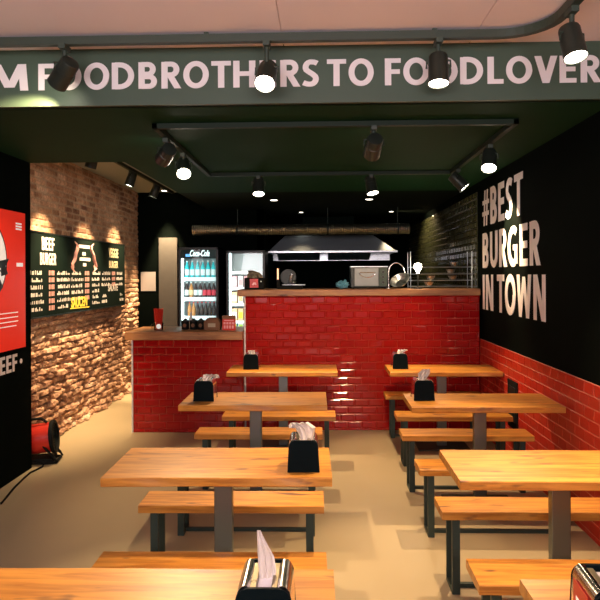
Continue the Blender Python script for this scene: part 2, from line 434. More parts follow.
mb = MB(); mb.box(-3.0, -0.84, YB, YB + 0.1, 0, ZH + 0.08); mb.box(-0.94, -0.84, YB, YK, 0, ZS + 0.03)
struct('wall_back', mb, M['black_paint'])
struct('wall_kitchen', MB().box(-0.94, XR + 0.1, YK, YK + 0.1, 0, ZS + 0.03), M['black_paint'])
struct('trim_1', MB().box(-2.385, -2.115, YB - 0.03, YB + 0.01, 0, 2.19), M['pale_panel'])

# glazed tiles: pillow-edged, laid in half bond; all tiles of one wall are one surface
def tiles(u0, u1, v0, v1, mtx, tw=0.150, th=0.077, gap=0.003, bev=0.013, rise=0.006, tilt=0.0022, seed=1, voff=0.0):
    rnd = random.Random(seed); bm = bmesh.new()
    rows = int(math.ceil((v1 - v0) / th))
    for r in range(rows):
        b = v1 - (r + 1) * th + gap / 2; t = v1 - r * th - gap / 2
        b = max(b, v0)
        if t - b < 0.015: continue
        x = u0 - (tw / 2 if r % 2 else 0) - voff
        while x < u1:
            a, c = max(x + gap / 2, u0), min(x + tw - gap / 2, u1)
            x += tw
            if c - a < 0.012: continue
            bv = min(bev, (c - a) * 0.3, (t - b) * 0.3)
            base = [bm.verts.new(p) for p in ((a, b, 0), (c, b, 0), (c, t, 0), (a, t, 0))]
            g = [rnd.uniform(-tilt, tilt) for _ in range(2)]
            top = []
            for sx, sy in ((0, 0), (1, 0), (1, 1), (0, 1)):
                px = a + bv if sx == 0 else c - bv; py = b + bv if sy == 0 else t - bv
                top.append(bm.verts.new((px, py, rise + g[0] * (sx - 0.5) + g[1] * (sy - 0.5) * 0.5)))
            bm.faces.new(top)
            for k in range(4): bm.faces.new((base[k], base[(k + 1) % 4], top[(k + 1) % 4], top[k]))
    m = MB(); m._merge(bm, mtx); return m

TOPT = 0.958
tr = tag(tiles(-YC, 1.5, 0, TOPT, Matrix.Translation((XR - 0.006, 0, 0)) @ ROT_RIGHT, bev=0.004, rise=0.0035, tilt=0.0012, seed=4).build('wall_tiles', M['wall_red_tile']), kind='structure')
struct('wall_tile_grout', MB().box(XR - 0.0075, XR + 0.01, -1.5, YC, 0, TOPT), M['pale_grout'])
tag(tiles(-YK, -YC - 0.1, 0.9, 2.5, Matrix.Translation((XR - 0.006, 0, 0)) @ ROT_RIGHT, seed=9, tilt=0.003).build('wall_kitchen_tiles', M['dark_tile']), kind='structure')
struct('wall_kitchen_grout', MB().box(XR - 0.0065, XR + 0.01, YC + 0.1, YK, 0.9, 2.5), M['dark_grout'])

# old brick wall: a relief of rough courses
def brick_wall():
    y0, y1, z0, z1, st = 5.40, YB + 0.02, 0.0, ZH + 0.06, 0.0125
    ny, nz_ = int((y1 - y0) / st), int((z1 - z0) / st)
    bm = bmesh.new(); tl = bm.verts.layers.float.new('tone'); ml = bm.verts.layers.float.new('mortar')
    def rnd(a, b, k): 
        h = math.sin(a * 127.1 + b * 311.7 + k * 74.7) * 43758.5453
        return h - math.floor(h)
    grid = []
    for j in range(nz_ + 1):
        row = []
        for i in range(ny + 1):
            y, z = y0 + i * st, z0 + j * st
            low = min(1, max(0, (1.45 - z) / 0.4))
            amp = 0.010 + 0.016 * low
            wy = y + amp * 1.5 * noise.noise(Vector((y * 3.1, z * 3.1, 1))) + amp * 0.8 * noise.noise(Vector((y * 11, z * 11, 5)))
            wz = z + amp * noise.noise(Vector((y * 2.3, z * 2.3, 9))) + amp * 0.5 * noise.noise(Vector((y * 13, z * 13, 2)))
            ch = 0.066
            r = math.floor(wz / ch)
            bl = 0.20 + 0.05 * (rnd(r, 1, 2) - 0.5) - 0.03 * low
            uu = wy / bl + 0.5 * (r % 2) + rnd(r, 3, 1) * 0.5
            c = math.floor(uu)
            fu, fv = uu - c, wz / ch - r
            d = min(min(fu, 1 - fu) * bl, min(fv, 1 - fv) * ch)
            mort = 1 - min(1, max(0, (d - 0.005) / 0.009))
            tone = 0.10 + 0.62 * rnd(r, c, 7) + 0.45 * (noise.noise(Vector((y * 0.9, z * 1.3, 4)))) + 0.14 * low
            tone += 0.35 * noise.noise(Vector((y * 6, z * 6, 8)))
            hgt = (0.006 + 0.014 * low) * (rnd(r, c, 3) - 0.3) * 2 + (0.006 + 0.016 * low) * noise.noise(Vector((y * 9, z * 9, 3)))
            hgt += 0.03 * low * noise.noise(Vector((y * 2.2, z * 2.2, 6)))
            depth = (0.010 + 0.034 * low)
            x = XB + 0.02 + hgt - depth * mort * mort
            hgt2 = noise.noise(Vector((y * 30, z * 30, 3))) * (0.003 + 0.008 * low)
            hole = max(0, noise.noise(Vector((y * 7.5, z * 9, 12))) - 0.38) * 0.16 * low
            x += hgt2 - hole
            if z < 0.12: x += (0.12 - z) * 0.6 * (0.5 + noise.noise(Vector((y * 4, 0, 7))))
            v = bm.verts.new((x, y, z)); v[tl] = max(0, min(1, tone)); v[ml] = mort * (0.75 if low < 0.5 else 0.25)
            row.append(v)
        grid.append(row)
    for j in range(nz_):
        for i in range(ny):
            bm.faces.new((grid[j][i], grid[j][i + 1], grid[j + 1][i + 1], grid[j + 1][i]))
    me = bpy.data.meshes.new('wall_brick'); bm.to_mesh(me); bm.free(); me.materials.append(M['brick'])
    return tag(put('wall_brick', me), kind='structure')
brick_wall()

# ------------------------------------------------------------------ counters
t = thing('counter', 'tall red tiled kitchen counter, white trim along its left edge', 'counter', (0, YC, 0))
CL, CR = -0.80, XR - 0.012
MB().box(CL + 0.004, CR, 0.006, 0.55, 0, 1.41).build('core', M['red_grout'], t)
tiles(CL + 0.006, CR, 0.0, 1.405, Matrix.Translation((0, 0.005, 0)) @ ROT_FRONT, seed=2, voff=0.06).build('tile_front', M['red_tile'], t)
MB().box(CL - 0.012, CL + 0.004, -0.006, 0.55, 0, 1.41).build('edge_trim', M['trim_white'], t)
def slab(x0, x1, y0, y1, z0, z1, seed, wob=0.006, bev=0.004):
    """sawn board: long edges waver like a natural edge, corners eased"""
    n = 26; bm = bmesh.new(); lay = []
    for k in range(n + 1):
        x = x0 + (x1 - x0) * k / n
        f = [wob * noise.noise(Vector((x * 4 + seed, q, seed * 1.7))) + wob * .5 * noise.noise(Vector((x * 11 + seed, q, seed))) for q in (0.3, 2.3, 4.3, 6.3)]
        ya, yb = y0 + f[0], y1 + f[1]
        ca, cb = y0 + f[2] * 0.7, y1 + f[3] * 0.7
        pr = [(ca + bev, z0), (yb * 0 + cb - bev, z0), (cb, z0 + bev), (yb, z1 - bev), (yb - bev, z1), (ya + bev, z1), (ya, z1 - bev), (ca, z0 + bev)]
        lay.append([bm.verts.new((x, py, pz)) for py, pz in pr])
    for a, b in zip(lay, lay[1:]):
        for q in range(8): bm.faces.new((a[q], a[(q + 1) % 8], b[(q + 1) % 8], b[q]))
    bm.faces.new(lay[0][::-1]); bm.faces.new(lay[-1])
    bmesh.ops.recalc_face_normals(bm, faces=bm.faces[:])
    m = MB(); m._merge(bm); return m
o = slab(-0.875, CR, -0.045, 0.60, 1.41, 1.478, 3, 0.003).build('countertop', M['counter_wood'], None, loc=(0, YC, 0))
tag(o, 'long brown wooden countertop on the tall red tiled counter', 'countertop')
t = thing('counter', 'low red tiled counter at the left, in front of the drinks fridges', 'counter', (0, YC - 0.12, 0))
MB().box(-1.965, CL - 0.013, 0.006, 0.60, 0, 0.965).build('core', M['red_grout'], t)
tiles(-1.96, CL - 0.013, 0.0, 0.96, Matrix.Translation((0, 0.005, 0)) @ ROT_FRONT, seed=3, voff=0.03).build('tile_front', M['red_tile'], t)
MB().box(-1.977, -1.961, -0.006, 0.60, 0, 0.965).build('edge_trim', M['trim_white'], t)
o = slab(-2.03, CL - 0.014, -0.06, 0.66, 0.966, 1.05, 5, 0.003).build('countertop', M['counter_wood'], None, loc=(0, YC - 0.12, 0))
tag(o, 'low wooden countertop holding the ketchup red glass and menu cards', 'countertop')

# ------------------------------------------------------------------ tables and benches
def table_proto(seed, label):
    t = thing('dining_table', label, 'table', (0, 0, 0), 0, 'oak tables in two rows')
    slab(-0.51, 0.51, -0.255, 0.255, 0.70, 0.74, seed).build('tabletop', M['oak'], t)
    MB().box(-0.043, 0.043, -0.028, 0.028, 0.012, 0.692, 0.004).build('pedestal', M['column_steel'], t)
    MB().box(-0.22, 0.22, -0.15, 0.15, 0.692, 0.70, 0.002).build('top_plate', M['iron'], t)
    MB().box(-0.24, 0.24, -0.18, 0.18, 0, 0.012, 0.003).build('base_plate', M['iron'], t)
    return t
def bench_proto(seed, label):
    t = thing('bench', label, 'bench', (0, 0, 0), 0, 'oak benches by the tables')
    slab(-0.485, 0.485, -0.12, 0.12, 0.39, 0.43, seed, 0.005).build('seat', M['oak'], t)
    for s in (-1, 1):
        m = MB(); x = s * 0.41
        for yy in (-0.075, 0.075): m.box(x - 0.02, x + 0.02, yy - 0.012, yy + 0.012, 0, 0.378, 0.002)
        m.box(x - 0.02, x + 0.02, -0.063, 0.063, 0, 0.02, 0.002)
        m.box(x - 0.02, x + 0.02, -0.087, 0.087, 0.378, 0.39, 0.002)
        m.build('leg', M['iron'], t)
    MB().box(-0.39, 0.39, -0.012, 0.012, 0, 0.022, 0.002).build('stretcher', M['iron'], t)
    return t
TX = -0.475
tables = [  # x, y, turn, label
    (TX, 1.725, 0.008, 'oak table nearest the viewer on the left, cut off by the lower edge'),
    (TX + 0.005, 3.12, 0.018, 'oak table of the second row on the left, black napkin holder at its right end'),
    (TX, 4.72, 0.010, 'oak table of the third row on the left, napkin holder at its left end'),
    (-0.365, 6.245, 0.006, 'small looking oak table on the left right in front of the counter'),
    (1.085, 1.68, 0.0, 'oak table cut off at the lower right corner, red and chrome napkin holder on it'),
    (1.105, 3.09, -0.004, 'oak table of the second row by the red wall, bare without napkin holder'),
    (1.115, 4.67, 0.0, 'oak table of the third row by the red wall, holder with upright napkin'),
    (1.135, 6.245, 0.0, 'farthest oak table on the right, in the corner of counter and red wall')]
protos = []
for i, (x, y, a, lab) in enumerate(tables):
    if i < 4:
        o = table_proto(1 + i * 2.3, lab); o.location = (x, y, 0); o.rotation_euler = (0, 0, a); protos.append(o)
    else: dup(protos[(i * 3) % 4], (x, y, 0), a + (PI if i % 2 else 0) * 0, lab)
benches = [
    (-0.467, 2.715, 0.016, 'oak bench between the nearest left table and the second left table'),
    (-0.477, 3.515, 0.012, 'oak bench behind the second left table, seen under its top'),
    (-0.477, 4.165, 0.008, 'oak bench hidden in front of the third left table, one leg showing'),
    (-0.480, 5.045, 0.004, 'oak bench behind the third left table'),
    (-0.367, 5.680, 0.004, 'oak bench in front of the farthest left table'),
    (1.09, 2.665, -0.006, 'oak bench just behind the cut off table at the lower right'),
    (1.09, 3.440, 0.0, 'oak bench behind the second right table, both posts of its left leg showing'),
    (1.085, 4.165, 0.0, 'oak bench in front of the third right table, its left end showing'),
    (1.085, 5.010, 0.0, 'oak bench behind the third right table'),
    (1.120, 5.670, 0.0, 'oak bench in front of the farthest right table'),
    (1.120, 6.640, 0.0, 'oak bench between the farthest right table and the red counter')]
bp = []
for i, (x, y, a, lab) in enumerate(benches):
    if i < 3:
        o = bench_proto(20 + i * 3.1, lab); o.location = (x, y, 0); o.rotation_euler = (0, 0, a); bp.append(o)
    else: dup(bp[i % 3], (x, y, 0), a, lab)

# ------------------------------------------------------------------ napkin holders
def plate_outline(wb, wt, h, r=0.022):
    pts = [(-wb / 2, 0), (wb / 2, 0)]
    for k in range(7):
        a = PI / 2 * k / 6; pts.append((wt / 2 - r + r * math.cos(a), h - r + r * math.sin(a)))
    for k in range(7):
        a = PI / 2 + PI / 2 * k / 6; pts.append((-wt / 2 + r + r * math.cos(a), h - r + r * math.sin(a)))
    return pts
def tissue(mb, path, widths, seed):
    """crumpled sheet rising from the slot: a folded strip with thickness"""
    bm = bmesh.new(); rows = []; n = 8
    P = [Vector(p) for p in path]
    for i, (p, w) in enumerate(zip(P, widths)):
        row = []
        for k in range(n + 1):
            s = k / n - 0.5
            fold = 0.16 * w * math.sin(k * 2.1 + i * 0.6 + seed) + 0.10 * w * noise.noise(Vector((k * .7, i * .8, seed)))
            row.append(bm.verts.new(p + Vector((s * w, fold, 0.10 * w * noise.noise(Vector((k * .9, i, seed + 3)))))))
        rows.append(row)
    for a, b in zip(rows, rows[1:]):
        for k in range(n): bm.faces.new((a[k], a[k + 1], b[k + 1], b[k]))
    bmesh.ops.solidify(bm, geom=bm.faces[:], thickness=0.004)
    return mb._merge(bm)
def napkin_holder(label, loc, rz, path, widths, seed, red_card=False):
    t = thing('napkin_holder', label, 'napkin holder', loc, rz, 'napkin holders on the tables')
    d = 0.080
    for s in (-1, 1):
        m = MB(); m.prism(plate_outline(0.146, 0.134, 0.143, 0.032), 0.010, Matrix.Translation((0, s * d + 0.005, 0)) @ ROT_FRONT)
        m.build('front_plate' if s < 0 else 'back_plate', M['holder_black'], t, 40)
    for s in (-1, 1):                              # chromed cheeks curving in over the top
        bm = bmesh.new(); pr = [(0.071, 0.0), (0.068, 0.110), (0.062, 0.134), (0.053, 0.145), (0.041, 0.146), (0.034, 0.140)]
        rows = [[bm.verts.new((s * x, y, z)) for x, z in pr] for y in (-d + 0.005, d - 0.005)]
        for k in range(len(pr) - 1): bm.faces.new((rows[0][k], rows[0][k + 1], rows[1][k + 1], rows[1][k]))
        bmesh.ops.recalc_face_normals(bm, faces=bm.faces[:]); bmesh.ops.solidify(bm, geom=bm.faces[:], thickness=0.002)
        m = MB(); m._merge(bm); m.build('cheek', M['chrome'], t, 50)
        m = MB(); m.box(s * 0.026 - 0.008, s * 0.026 + 0.008, -d + 0.012, d - 0.012, 0.118, 0.139, 0.002).build('cover', M['cover_steel_reflection'], t)
    m = MB(); m.box(-0.018, 0.018, -d + 0.012, d - 0.012, 0.116, 0.130, 0.003); m.build('napkin_stack', M['napkin'], t)
    MB().box(-0.06, 0.06, -d + 0.006, d - 0.006, 0.002, 0.122, 0.002).build('magazine', M['holder_black'], t)
    m = MB(); tissue(m, path, widths, seed); m.build('napkin', M['napkin'], t, 60)
    if red_card:
        c = MB().box(-0.0715, -0.070, -0.052, 0.052, 0.012, 0.120).build('card', M['red'], t); c['label'] = 'red card on the side'
        MB().box(-0.0722, -0.0714, -0.030, 0.030, 0.03, 0.085).build('card_print', M['poster_white'], c)
    return t
up = [(0, 0, 0.11), (0.004, 0, 0.15), (0.0, 0, 0.185), (-0.012, 0, 0.225), (-0.018, 0, 0.25)]
napkin_holder('black napkin holder on the nearest left table, tall thin napkin sticking up', (-0.142, 1.640, 0.74), 0.0, up, [0.03, 0.046, 0.042, 0.02, 0.008], 1)
napkin_holder('black napkin holder on the second left table, napkin folded over to the left', (-0.085, 3.036, 0.74), 0.02,
              [(0.005, -0.02, 0.11), (0.015, -0.03, 0.15), (0.008, -0.03, 0.19), (-0.02, -0.02, 0.21), (-0.04, -0.02, 0.20), (-0.052, -0.02, 0.185)], [0.03, 0.065, 0.095, 0.08, 0.055, 0.03], 2)
napkin_holder('black napkin holder at the left end of the third left table', (-0.835, 4.690, 0.74), 0.0,
              [(0.0, 0, 0.11), (0.01, 0, 0.15), (0.03, 0, 0.178), (0.06, 0, 0.172), (0.088, 0, 0.152)], [0.03, 0.06, 0.09, 0.07, 0.03], 3)
napkin_holder('black napkin holder on the far left table, right before the counter', (-0.665, 6.245, 0.74), 0.0,
              [(0.0, 0, 0.11), (0.0, 0, 0.15), (-0.005, 0, 0.17), (-0.02, 0, 0.172)], [0.03, 0.06, 0.07, 0.03], 4)
napkin_holder('black napkin holder on the third right table, white napkin standing up', (0.722, 4.716, 0.74), 0.0,
              [(0.0, 0, 0.11), (0.0, 0, 0.15), (0.01, 0, 0.18), (0.03, 0, 0.212)], [0.03, 0.06, 0.085, 0.05], 5)
napkin_holder('black napkin holder on the farthest right table in the corner', (0.742, 6.268, 0.74), 0.0,
              [(0.0, 0, 0.11), (0.01, 0, 0.15), (0.03, 0, 0.175), (0.06, 0, 0.165)], [0.03, 0.06, 0.08, 0.04], 6)
napkin_holder('napkin holder with chrome cheek and red side card at the lower right corner', (0.703, 1.625, 0.74), -0.06,
              [(0.0, 0, 0.11), (0.01, 0, 0.15), (0.02, 0, 0.165)], [0.03, 0.05, 0.03], 7, True)

# ------------------------------------------------------------------ lettering
m = MB(); F = Matrix.Translation((0, YF, 0)) @ ROT_FRONT
for s, a, b in (('FROM', -2.40, -1.655), ('FOODBROTHERS', -1.598, -0.006), ('TO', 0.039, 0.301), ('FOODLOVERS', 0.362, 1.655)):
    caps_into(m, s, a, b, 2.686, 2.836, F)
tag(m.build('wall_lettering', M['white_vinyl']), 'white capital lettering across the dark beam under the ceiling', 'lettering')
m = MB(); Rr = Matrix.Translation((XR, 0, 0)) @ ROT_RIGHT
for s, a, b, z0, z1 in (('#BEST', -6.78, -5.43, 2.118, 2.474), ('BURGER', -6.78, -5.01, 1.694, 2.042), ('IN TOWN', -6.78, -4.90, 1.272, 1.624)):
    caps_into(m, s, a, b, z0, z1, Rr)
tag(m.build('wall_lettering', M['white_vinyl']), 'three line white slogan lettering on the black right wall', 'lettering')

# poster light box on the left wall
t = thing('poster', 'red lit poster with a white round emblem on the black left wall', 'poster', (XL, 4.87, 1.05))
Lm = ROT_LEFT
m = MB(); m.box(0, 0.028, -0.47, 0.47, 0, 1.10, 0.003); m.build('panel', M['poster_red'], t)
m = MB(); m.prism(ellipse(0.30, 0.30, 48, -0.16, 0.70), 0.002, Matrix.Translation((0.028, 0, 0)) @ Lm); m.build('emblem', M['poster_white'], t)
m = MB()
bm = bmesh.new()
for ro, ri in ((0.308, 0.294), (0.19, 0.18)):
    o_ = [bm.verts.new((-0.16 + ro * math.cos(2 * PI * k / 48), 0.70 + ro * math.sin(2 * PI * k / 48), 0.0025)) for k in range(48)]
    i_ = [bm.verts.new((-0.16 + ri * math.cos(2 * PI * k / 48), 0.70 + ri * math.sin(2 * PI * k / 48), 0.0025)) for k in range(48)]
    for k in range(48): bm.faces.new((o_[k], o_[(k + 1) % 48], i_[(k + 1) % 48], i_[k]))
m._merge(bm, Matrix.Translation((0.0285, 0, 0)) @ Lm)
m.prism([(-0.46, 0.50), (0.16, 0.60), (0.12, 0.66), (0.18, 0.72), (-0.46, 0.63)], 0.003, Matrix.Translation((0.0295, 0, 0)) @ Lm)
m.prism([(-0.30, 0.42), (-0.16, 0.36), (0.08, 0.50), (0.03, 0.56), (-0.16, 0.46), (-0.28, 0.50)], 0.003, Matrix.Translation((0.0295, 0, 0)) @ Lm)
m.build('emblem_ink', M['ink'], t)
m = MB(); m.prism(ellipse(0.035, 0.05, 20, -0.08, 0.80), 0.002, Matrix.Translation((0.030, 0, 0)) @ Lm); m.build('emblem_spot', M['chalk_yellow'], t)
m = MB()
text_into(m, 'BROTHERS', -0.40, 0.08, 0.575, 0.645, Matrix.Translation((0.033, 0, 0)) @ Lm @ Matrix.Rotation(0.06, 4, 'Z'), 0.02)
for k in range(4): m.box(0.0285, 0.030, -0.40, 0.33 - 0.03 * (k == 3), 0.29 - 0.035 * k, 0.297 - 0.035 * k)
for k in range(3): m.box(0.0285, 0.030, 0.30, 0.40, 0.955 + 0.022 * k, 0.968 + 0.022 * k)
m.box(0.0285, 0.030, 0.31, 0.42, 0.66, 0.69)
m.build('small_print', M['poster_white'], t)
m = MB(); caps_into(m, 'BEEF', 4.84, 5.24, 0.868, 1.005, Matrix.Translation((XL, 0, 0)) @ ROT_LEFT, 0.003)
m.prism(ellipse(0.020, 0.02, 14, 5.31, 0.935), 0.003, Matrix.Translation((XL, 0, 0)) @ ROT_LEFT)
tag(m.build('wall_lettering', M['white_vinyl']), 'white word with a dot below the red poster on the left wall', 'lettering')

# menu board on the brick wall
MX = XB + 0.075
t = thing('menu_board', 'long black chalk menu board on the old brick wall', 'menu board', (MX, 7.45, 1.24))
MB().box(-0.012, 0.012, -1.70, 1.25, 0, 0.81, 0.003).build('board', M['chalkboard'], t)
m = MB()
for a, b, c, d in ((-1.70, 1.25, 0, 0.012), (-1.70, 1.25, 0.798, 0.81)): m.box(-0.014, 0.017, a, b, c, d)
for a in (-1.70, 1.238): m.box(-0.014, 0.017, a, a + 0.012, 0, 0.81)
m.build('frame', M['black_metal'], t)
K = Matrix.Translation((0.0125, 0, 0)) @ ROT_LEFT
m = MB(); caps_into(m, 'BEEF', -1.35, -1.06, 0.64, 0.765, K); caps_into(m, 'BURGER', -1.39, -1.02, 0.50, 0.615, K); m.build('heading', M['chalk'], t)
m = MB(); text_into(m, 'VEGGIE', 0.60, 0.98, 0.62, 0.74, K, 0.03); text_into(m, 'BURGER', 0.61, 0.97, 0.49, 0.58, K, 0.03); m.build('heading', M['cream_chalk'], t)
m = MB(); text_into(m, 'SAUCEN', -0.63, -0.16, 0.055, 0.165, K, 0.03); m.build('heading', M['chalk_yellow'], t)
m = MB(); m.prism([(-0.66, 0.045), (-0.10, 0.035), (-0.09, 0.048), (-0.65, 0.056)], 0.001, K); m.build('underline', M['chalk_yellow'], t)
m = MB(); text_into(m, 'SALATE', 0.57, 0.95, 0.20, 0.29, K, 0.03); m.build('heading', M['chalk'], t)
def scurl(cx, cy, h, flip):
    pts = []
    for k in range(24):
        a = k / 23 * 2 * PI
        pts.append((cx + flip * (0.075 * math.sin(a) + 0.03 * math.sin(2 * a)), cy + h * (0.5 - k / 23)))
    return [(0.0, y, z) for y, z in pts]
m = MB()
for cx, fl in ((-0.52, 1), (0.06, -1)):
    m.tube(scurl(cx, 0.60, 0.32, fl), [0.010 + 0.020 * math.sin(PI * k / 23) for k in range(24)], 6)
    m.blob((0, cx - 0.05 * fl, 0.50), (0.008, 0.055, 0.06), 0.3, cx * 9)
    m.blob((0, cx + 0.06 * fl, 0.70), (0.008, 0.04, 0.06), 0.3, cx * 7)
c = m.build('ornament', M['chalk_red'], t, 60, loc=(0.006, 0, 0))
rnd = random.Random(11)
cols = [(-1.66, -1.32, 0, 6), (-1.0, -0.66, 0, 6), (-0.63, -0.29, 0, 5), (0.0, 0.27, 0, 5), (0.33, 0.68, 0, 3), (0.90, 1.19, 0, 3), (0.33, 0.55, 4, 6), (-0.02, 0.27, 5, 6), (1.02, 1.19, 4, 6)]
for a, b, r0, r1 in cols:
    for r in range(r0, r1):
        m = MB()
        y = a + rnd.uniform(0, 0.03); z = 0.405 - r * 0.068
        end = b - rnd.uniform(0, 0.06)
        while y < end:
            w = rnd.uniform(0.012, 0.024); hh = rnd.uniform(0.030, 0.040)
            m.box(0.012, 0.0135, y, y + w, z, z + hh * rnd.choice((0.55, 1, 1)))
            y += w + rnd.choice((0.007, 0.007, 0.024))
        m.build('menu_line', M['chalk'], t)
for a in (-1.19, -0.22, 0.72):
    for r in range(6 if a < -1 else 5 if a < 0.5 else 3):
        y = a; m = MB()
        for w in (0.022, 0.010, 0.024, 0.022):
            m.box(0.012, 0.0138, y, y + w, 0.400 - r * 0.068, 0.446 - r * 0.068); y += w + 0.016
        m.build('price', M['chalk_red'], t)
for a, z in ((-0.40, 0.70), (-0.30, 0.62), (-0.38, 0.56), (-0.28, 0.50)):
    MB().box(0.012, 0.0135, a, a + (0.33 if z in (0.70, 0.56) else 0.10), z, z + 0.035).build('menu_line', M['chalk'], t)

o = MB().box(-2.66, -2.44, YB - 0.004, YB, 1.405, 1.687).build('notice', M['paper'])
tag(o, 'white sheet of paper pinned on the black back wall', 'notice')
t = thing('wall_panel', 'black box panel fixed on the red tiled right wall', 'panel', (XR - 0.006, 5.70, 0))
MB().box(-0.014, 0, -0.14, 0.14, 0.30, 0.71, 0.004).build('casing', M['rubber'], t)
MB().box(-0.017, -0.013, -0.10, 0.10, 0.36, 0.66, 0.002).build('front_cover', M['black_metal'], t)

# red blower heater on the floor
t = thing('fan_heater', 'red round fan heater on black stand behind the black wall', 'heater', (-2.445, 5.70, 0), math.radians(10))
ax = Matrix.Translation((-0.02, 0, 0.205)) @ Matrix.Rotation(math.radians(84), 4, 'Y')
MB().lathe([(0.105, -0.20), (0.125, -0.17), (0.130, 0.0), (0.128, 0.085)], 32, ax).build('drum', M['red'], t, 40)
MB().lathe([(0.128, 0.083), (0.142, 0.086), (0.146, 0.100), (0.142, 0.118), (0.118, 0.120), (0.112, 0.098)], 32, ax).build('front_ring', M['rubber'], t, 40)
m = MB()
for k in range(5): m.lathe([(0.020 + k * 0.022, 0.098), (0.024 + k * 0.022, 0.101), (0.020 + k * 0.022, 0.104)], 24, ax, cap=False)
m.build('grille', M['black_metal'], t)
m = MB()
for yy in (-0.11, 0.11):
    m.tube([(-0.2, yy, 0.014), (0.10, yy, 0.014), (0.13, yy, 0.02), (0.11, yy, 0.05), (-0.02, yy, 0.20)], 0.011)
m.tube([(0.12, -0.11, 0.014), (0.12, 0.11, 0.014)], 0.011); m.tube([(-0.19, -0.11, 0.014), (-0.19, 0.11, 0.014)], 0.011)
m.build('stand', M['rubber'], t, 60)
MB().box(-0.20, 0.09, -0.10, 0.10, 0.004, 0.045, 0.008).build('base', M['rubber'], t)
m = MB(); m.tube([(-0.12, -0.03, 0.335), (-0.11, -0.03, 0.375), (-0.02, -0.03, 0.385), (0.03, -0.03, 0.345)], 0.012); m.build('handle', M['rubber'], t, 60)
m = MB(); P = [(0.02, -0.12, 0.012), (0.03, -0.19, 0.008), (0.0, -0.28, 0.008), (-0.03, -0.36, 0.008), (-0.04, -0.50, 0.008), (-0.05, -0.75, 0.008), (-0.04, -1.1, 0.008)]
m.tube(P, 0.008); m.build('cable', M['rubber'], t, 60)

# ------------------------------------------------------------------ lamps on tracks
def track(name, pts, label, w=0.036, h=0.034):
    m = MB()
    for a, b in zip(pts, pts[1:]):
        x0, x1 = sorted((a[0], b[0])); y0, y1 = sorted((a[1], b[1]))
        m.box(x0 - w / 2, x1 + w / 2, y0 - w / 2, y1 + w / 2, a[2] - h, a[2], 0.003)
    return tag(m.build(name, M['loop_black']), label, 'lighting track')
# curved front rail
m = MB(); bm = bmesh.new(); pl = [(-2.40, 3.45), (0.92, 3.45)] + [(0.92 + 0.25 * math.sin(a), 3.20 + 0.25 * math.cos(a)) for a in [PI / 2 * k / 8 for k in range(1, 9)]] + [(1.17, 1.0)]
rows = []
for i, (x, y) in enumerate(pl):
    d = Vector((pl[min(i + 1, len(pl) - 1)][0] - pl[max(i - 1, 0)][0], pl[min(i + 1, len(pl) - 1)][1] - pl[max(i - 1, 0)][1], 0)).normalized()
    n_ = Vector((-d.y, d.x, 0)) * 0.02
    rows.append([bm.verts.new(Vector((x, y, z)) + s * n_) for s, z in ((-1, ZC - 0.055), (1, ZC - 0.055), (1, ZC - 0.012), (-1, ZC - 0.012))])
for a, b in zip(rows, rows[1:]):
    for k in range(4): bm.faces.new((a[k], a[(k + 1) % 4], b[(k + 1) % 4], b[k]))
bm.faces.new(rows[0][::-1]); bm.faces.new(rows[-1]); bmesh.ops.recalc_face_normals(bm, faces=bm.faces[:])
m._merge(bm)
for x, y in ((-1.8, 3.45), (-0.6, 3.45), (0.6, 3.45), (1.17, 2.4), (1.17, 1.4)): m.box(x - 0.012, x + 0.012, y - 0.012, y + 0.012, ZC - 0.014, ZC)
tag(m.build('lighting_track', M['track_hazed']), 'dark lighting track curving under the pale front ceiling', 'lighting track')
LZ = ZS - 0.002
track('lighting_track', [(-1.045, 6.12, LZ), (-1.045, 4.12, LZ), (1.215, 4.12, LZ), (1.215, 6.12, LZ), (-1.045, 6.12, LZ)], 'rectangular loop of lighting track under the dark ceiling')
track('lighting_track', [(-2.16, YS + 0.1, ZH + 0.03), (-2.16, 9.5, ZH + 0.03)], 'straight lighting track along the old brick wall')

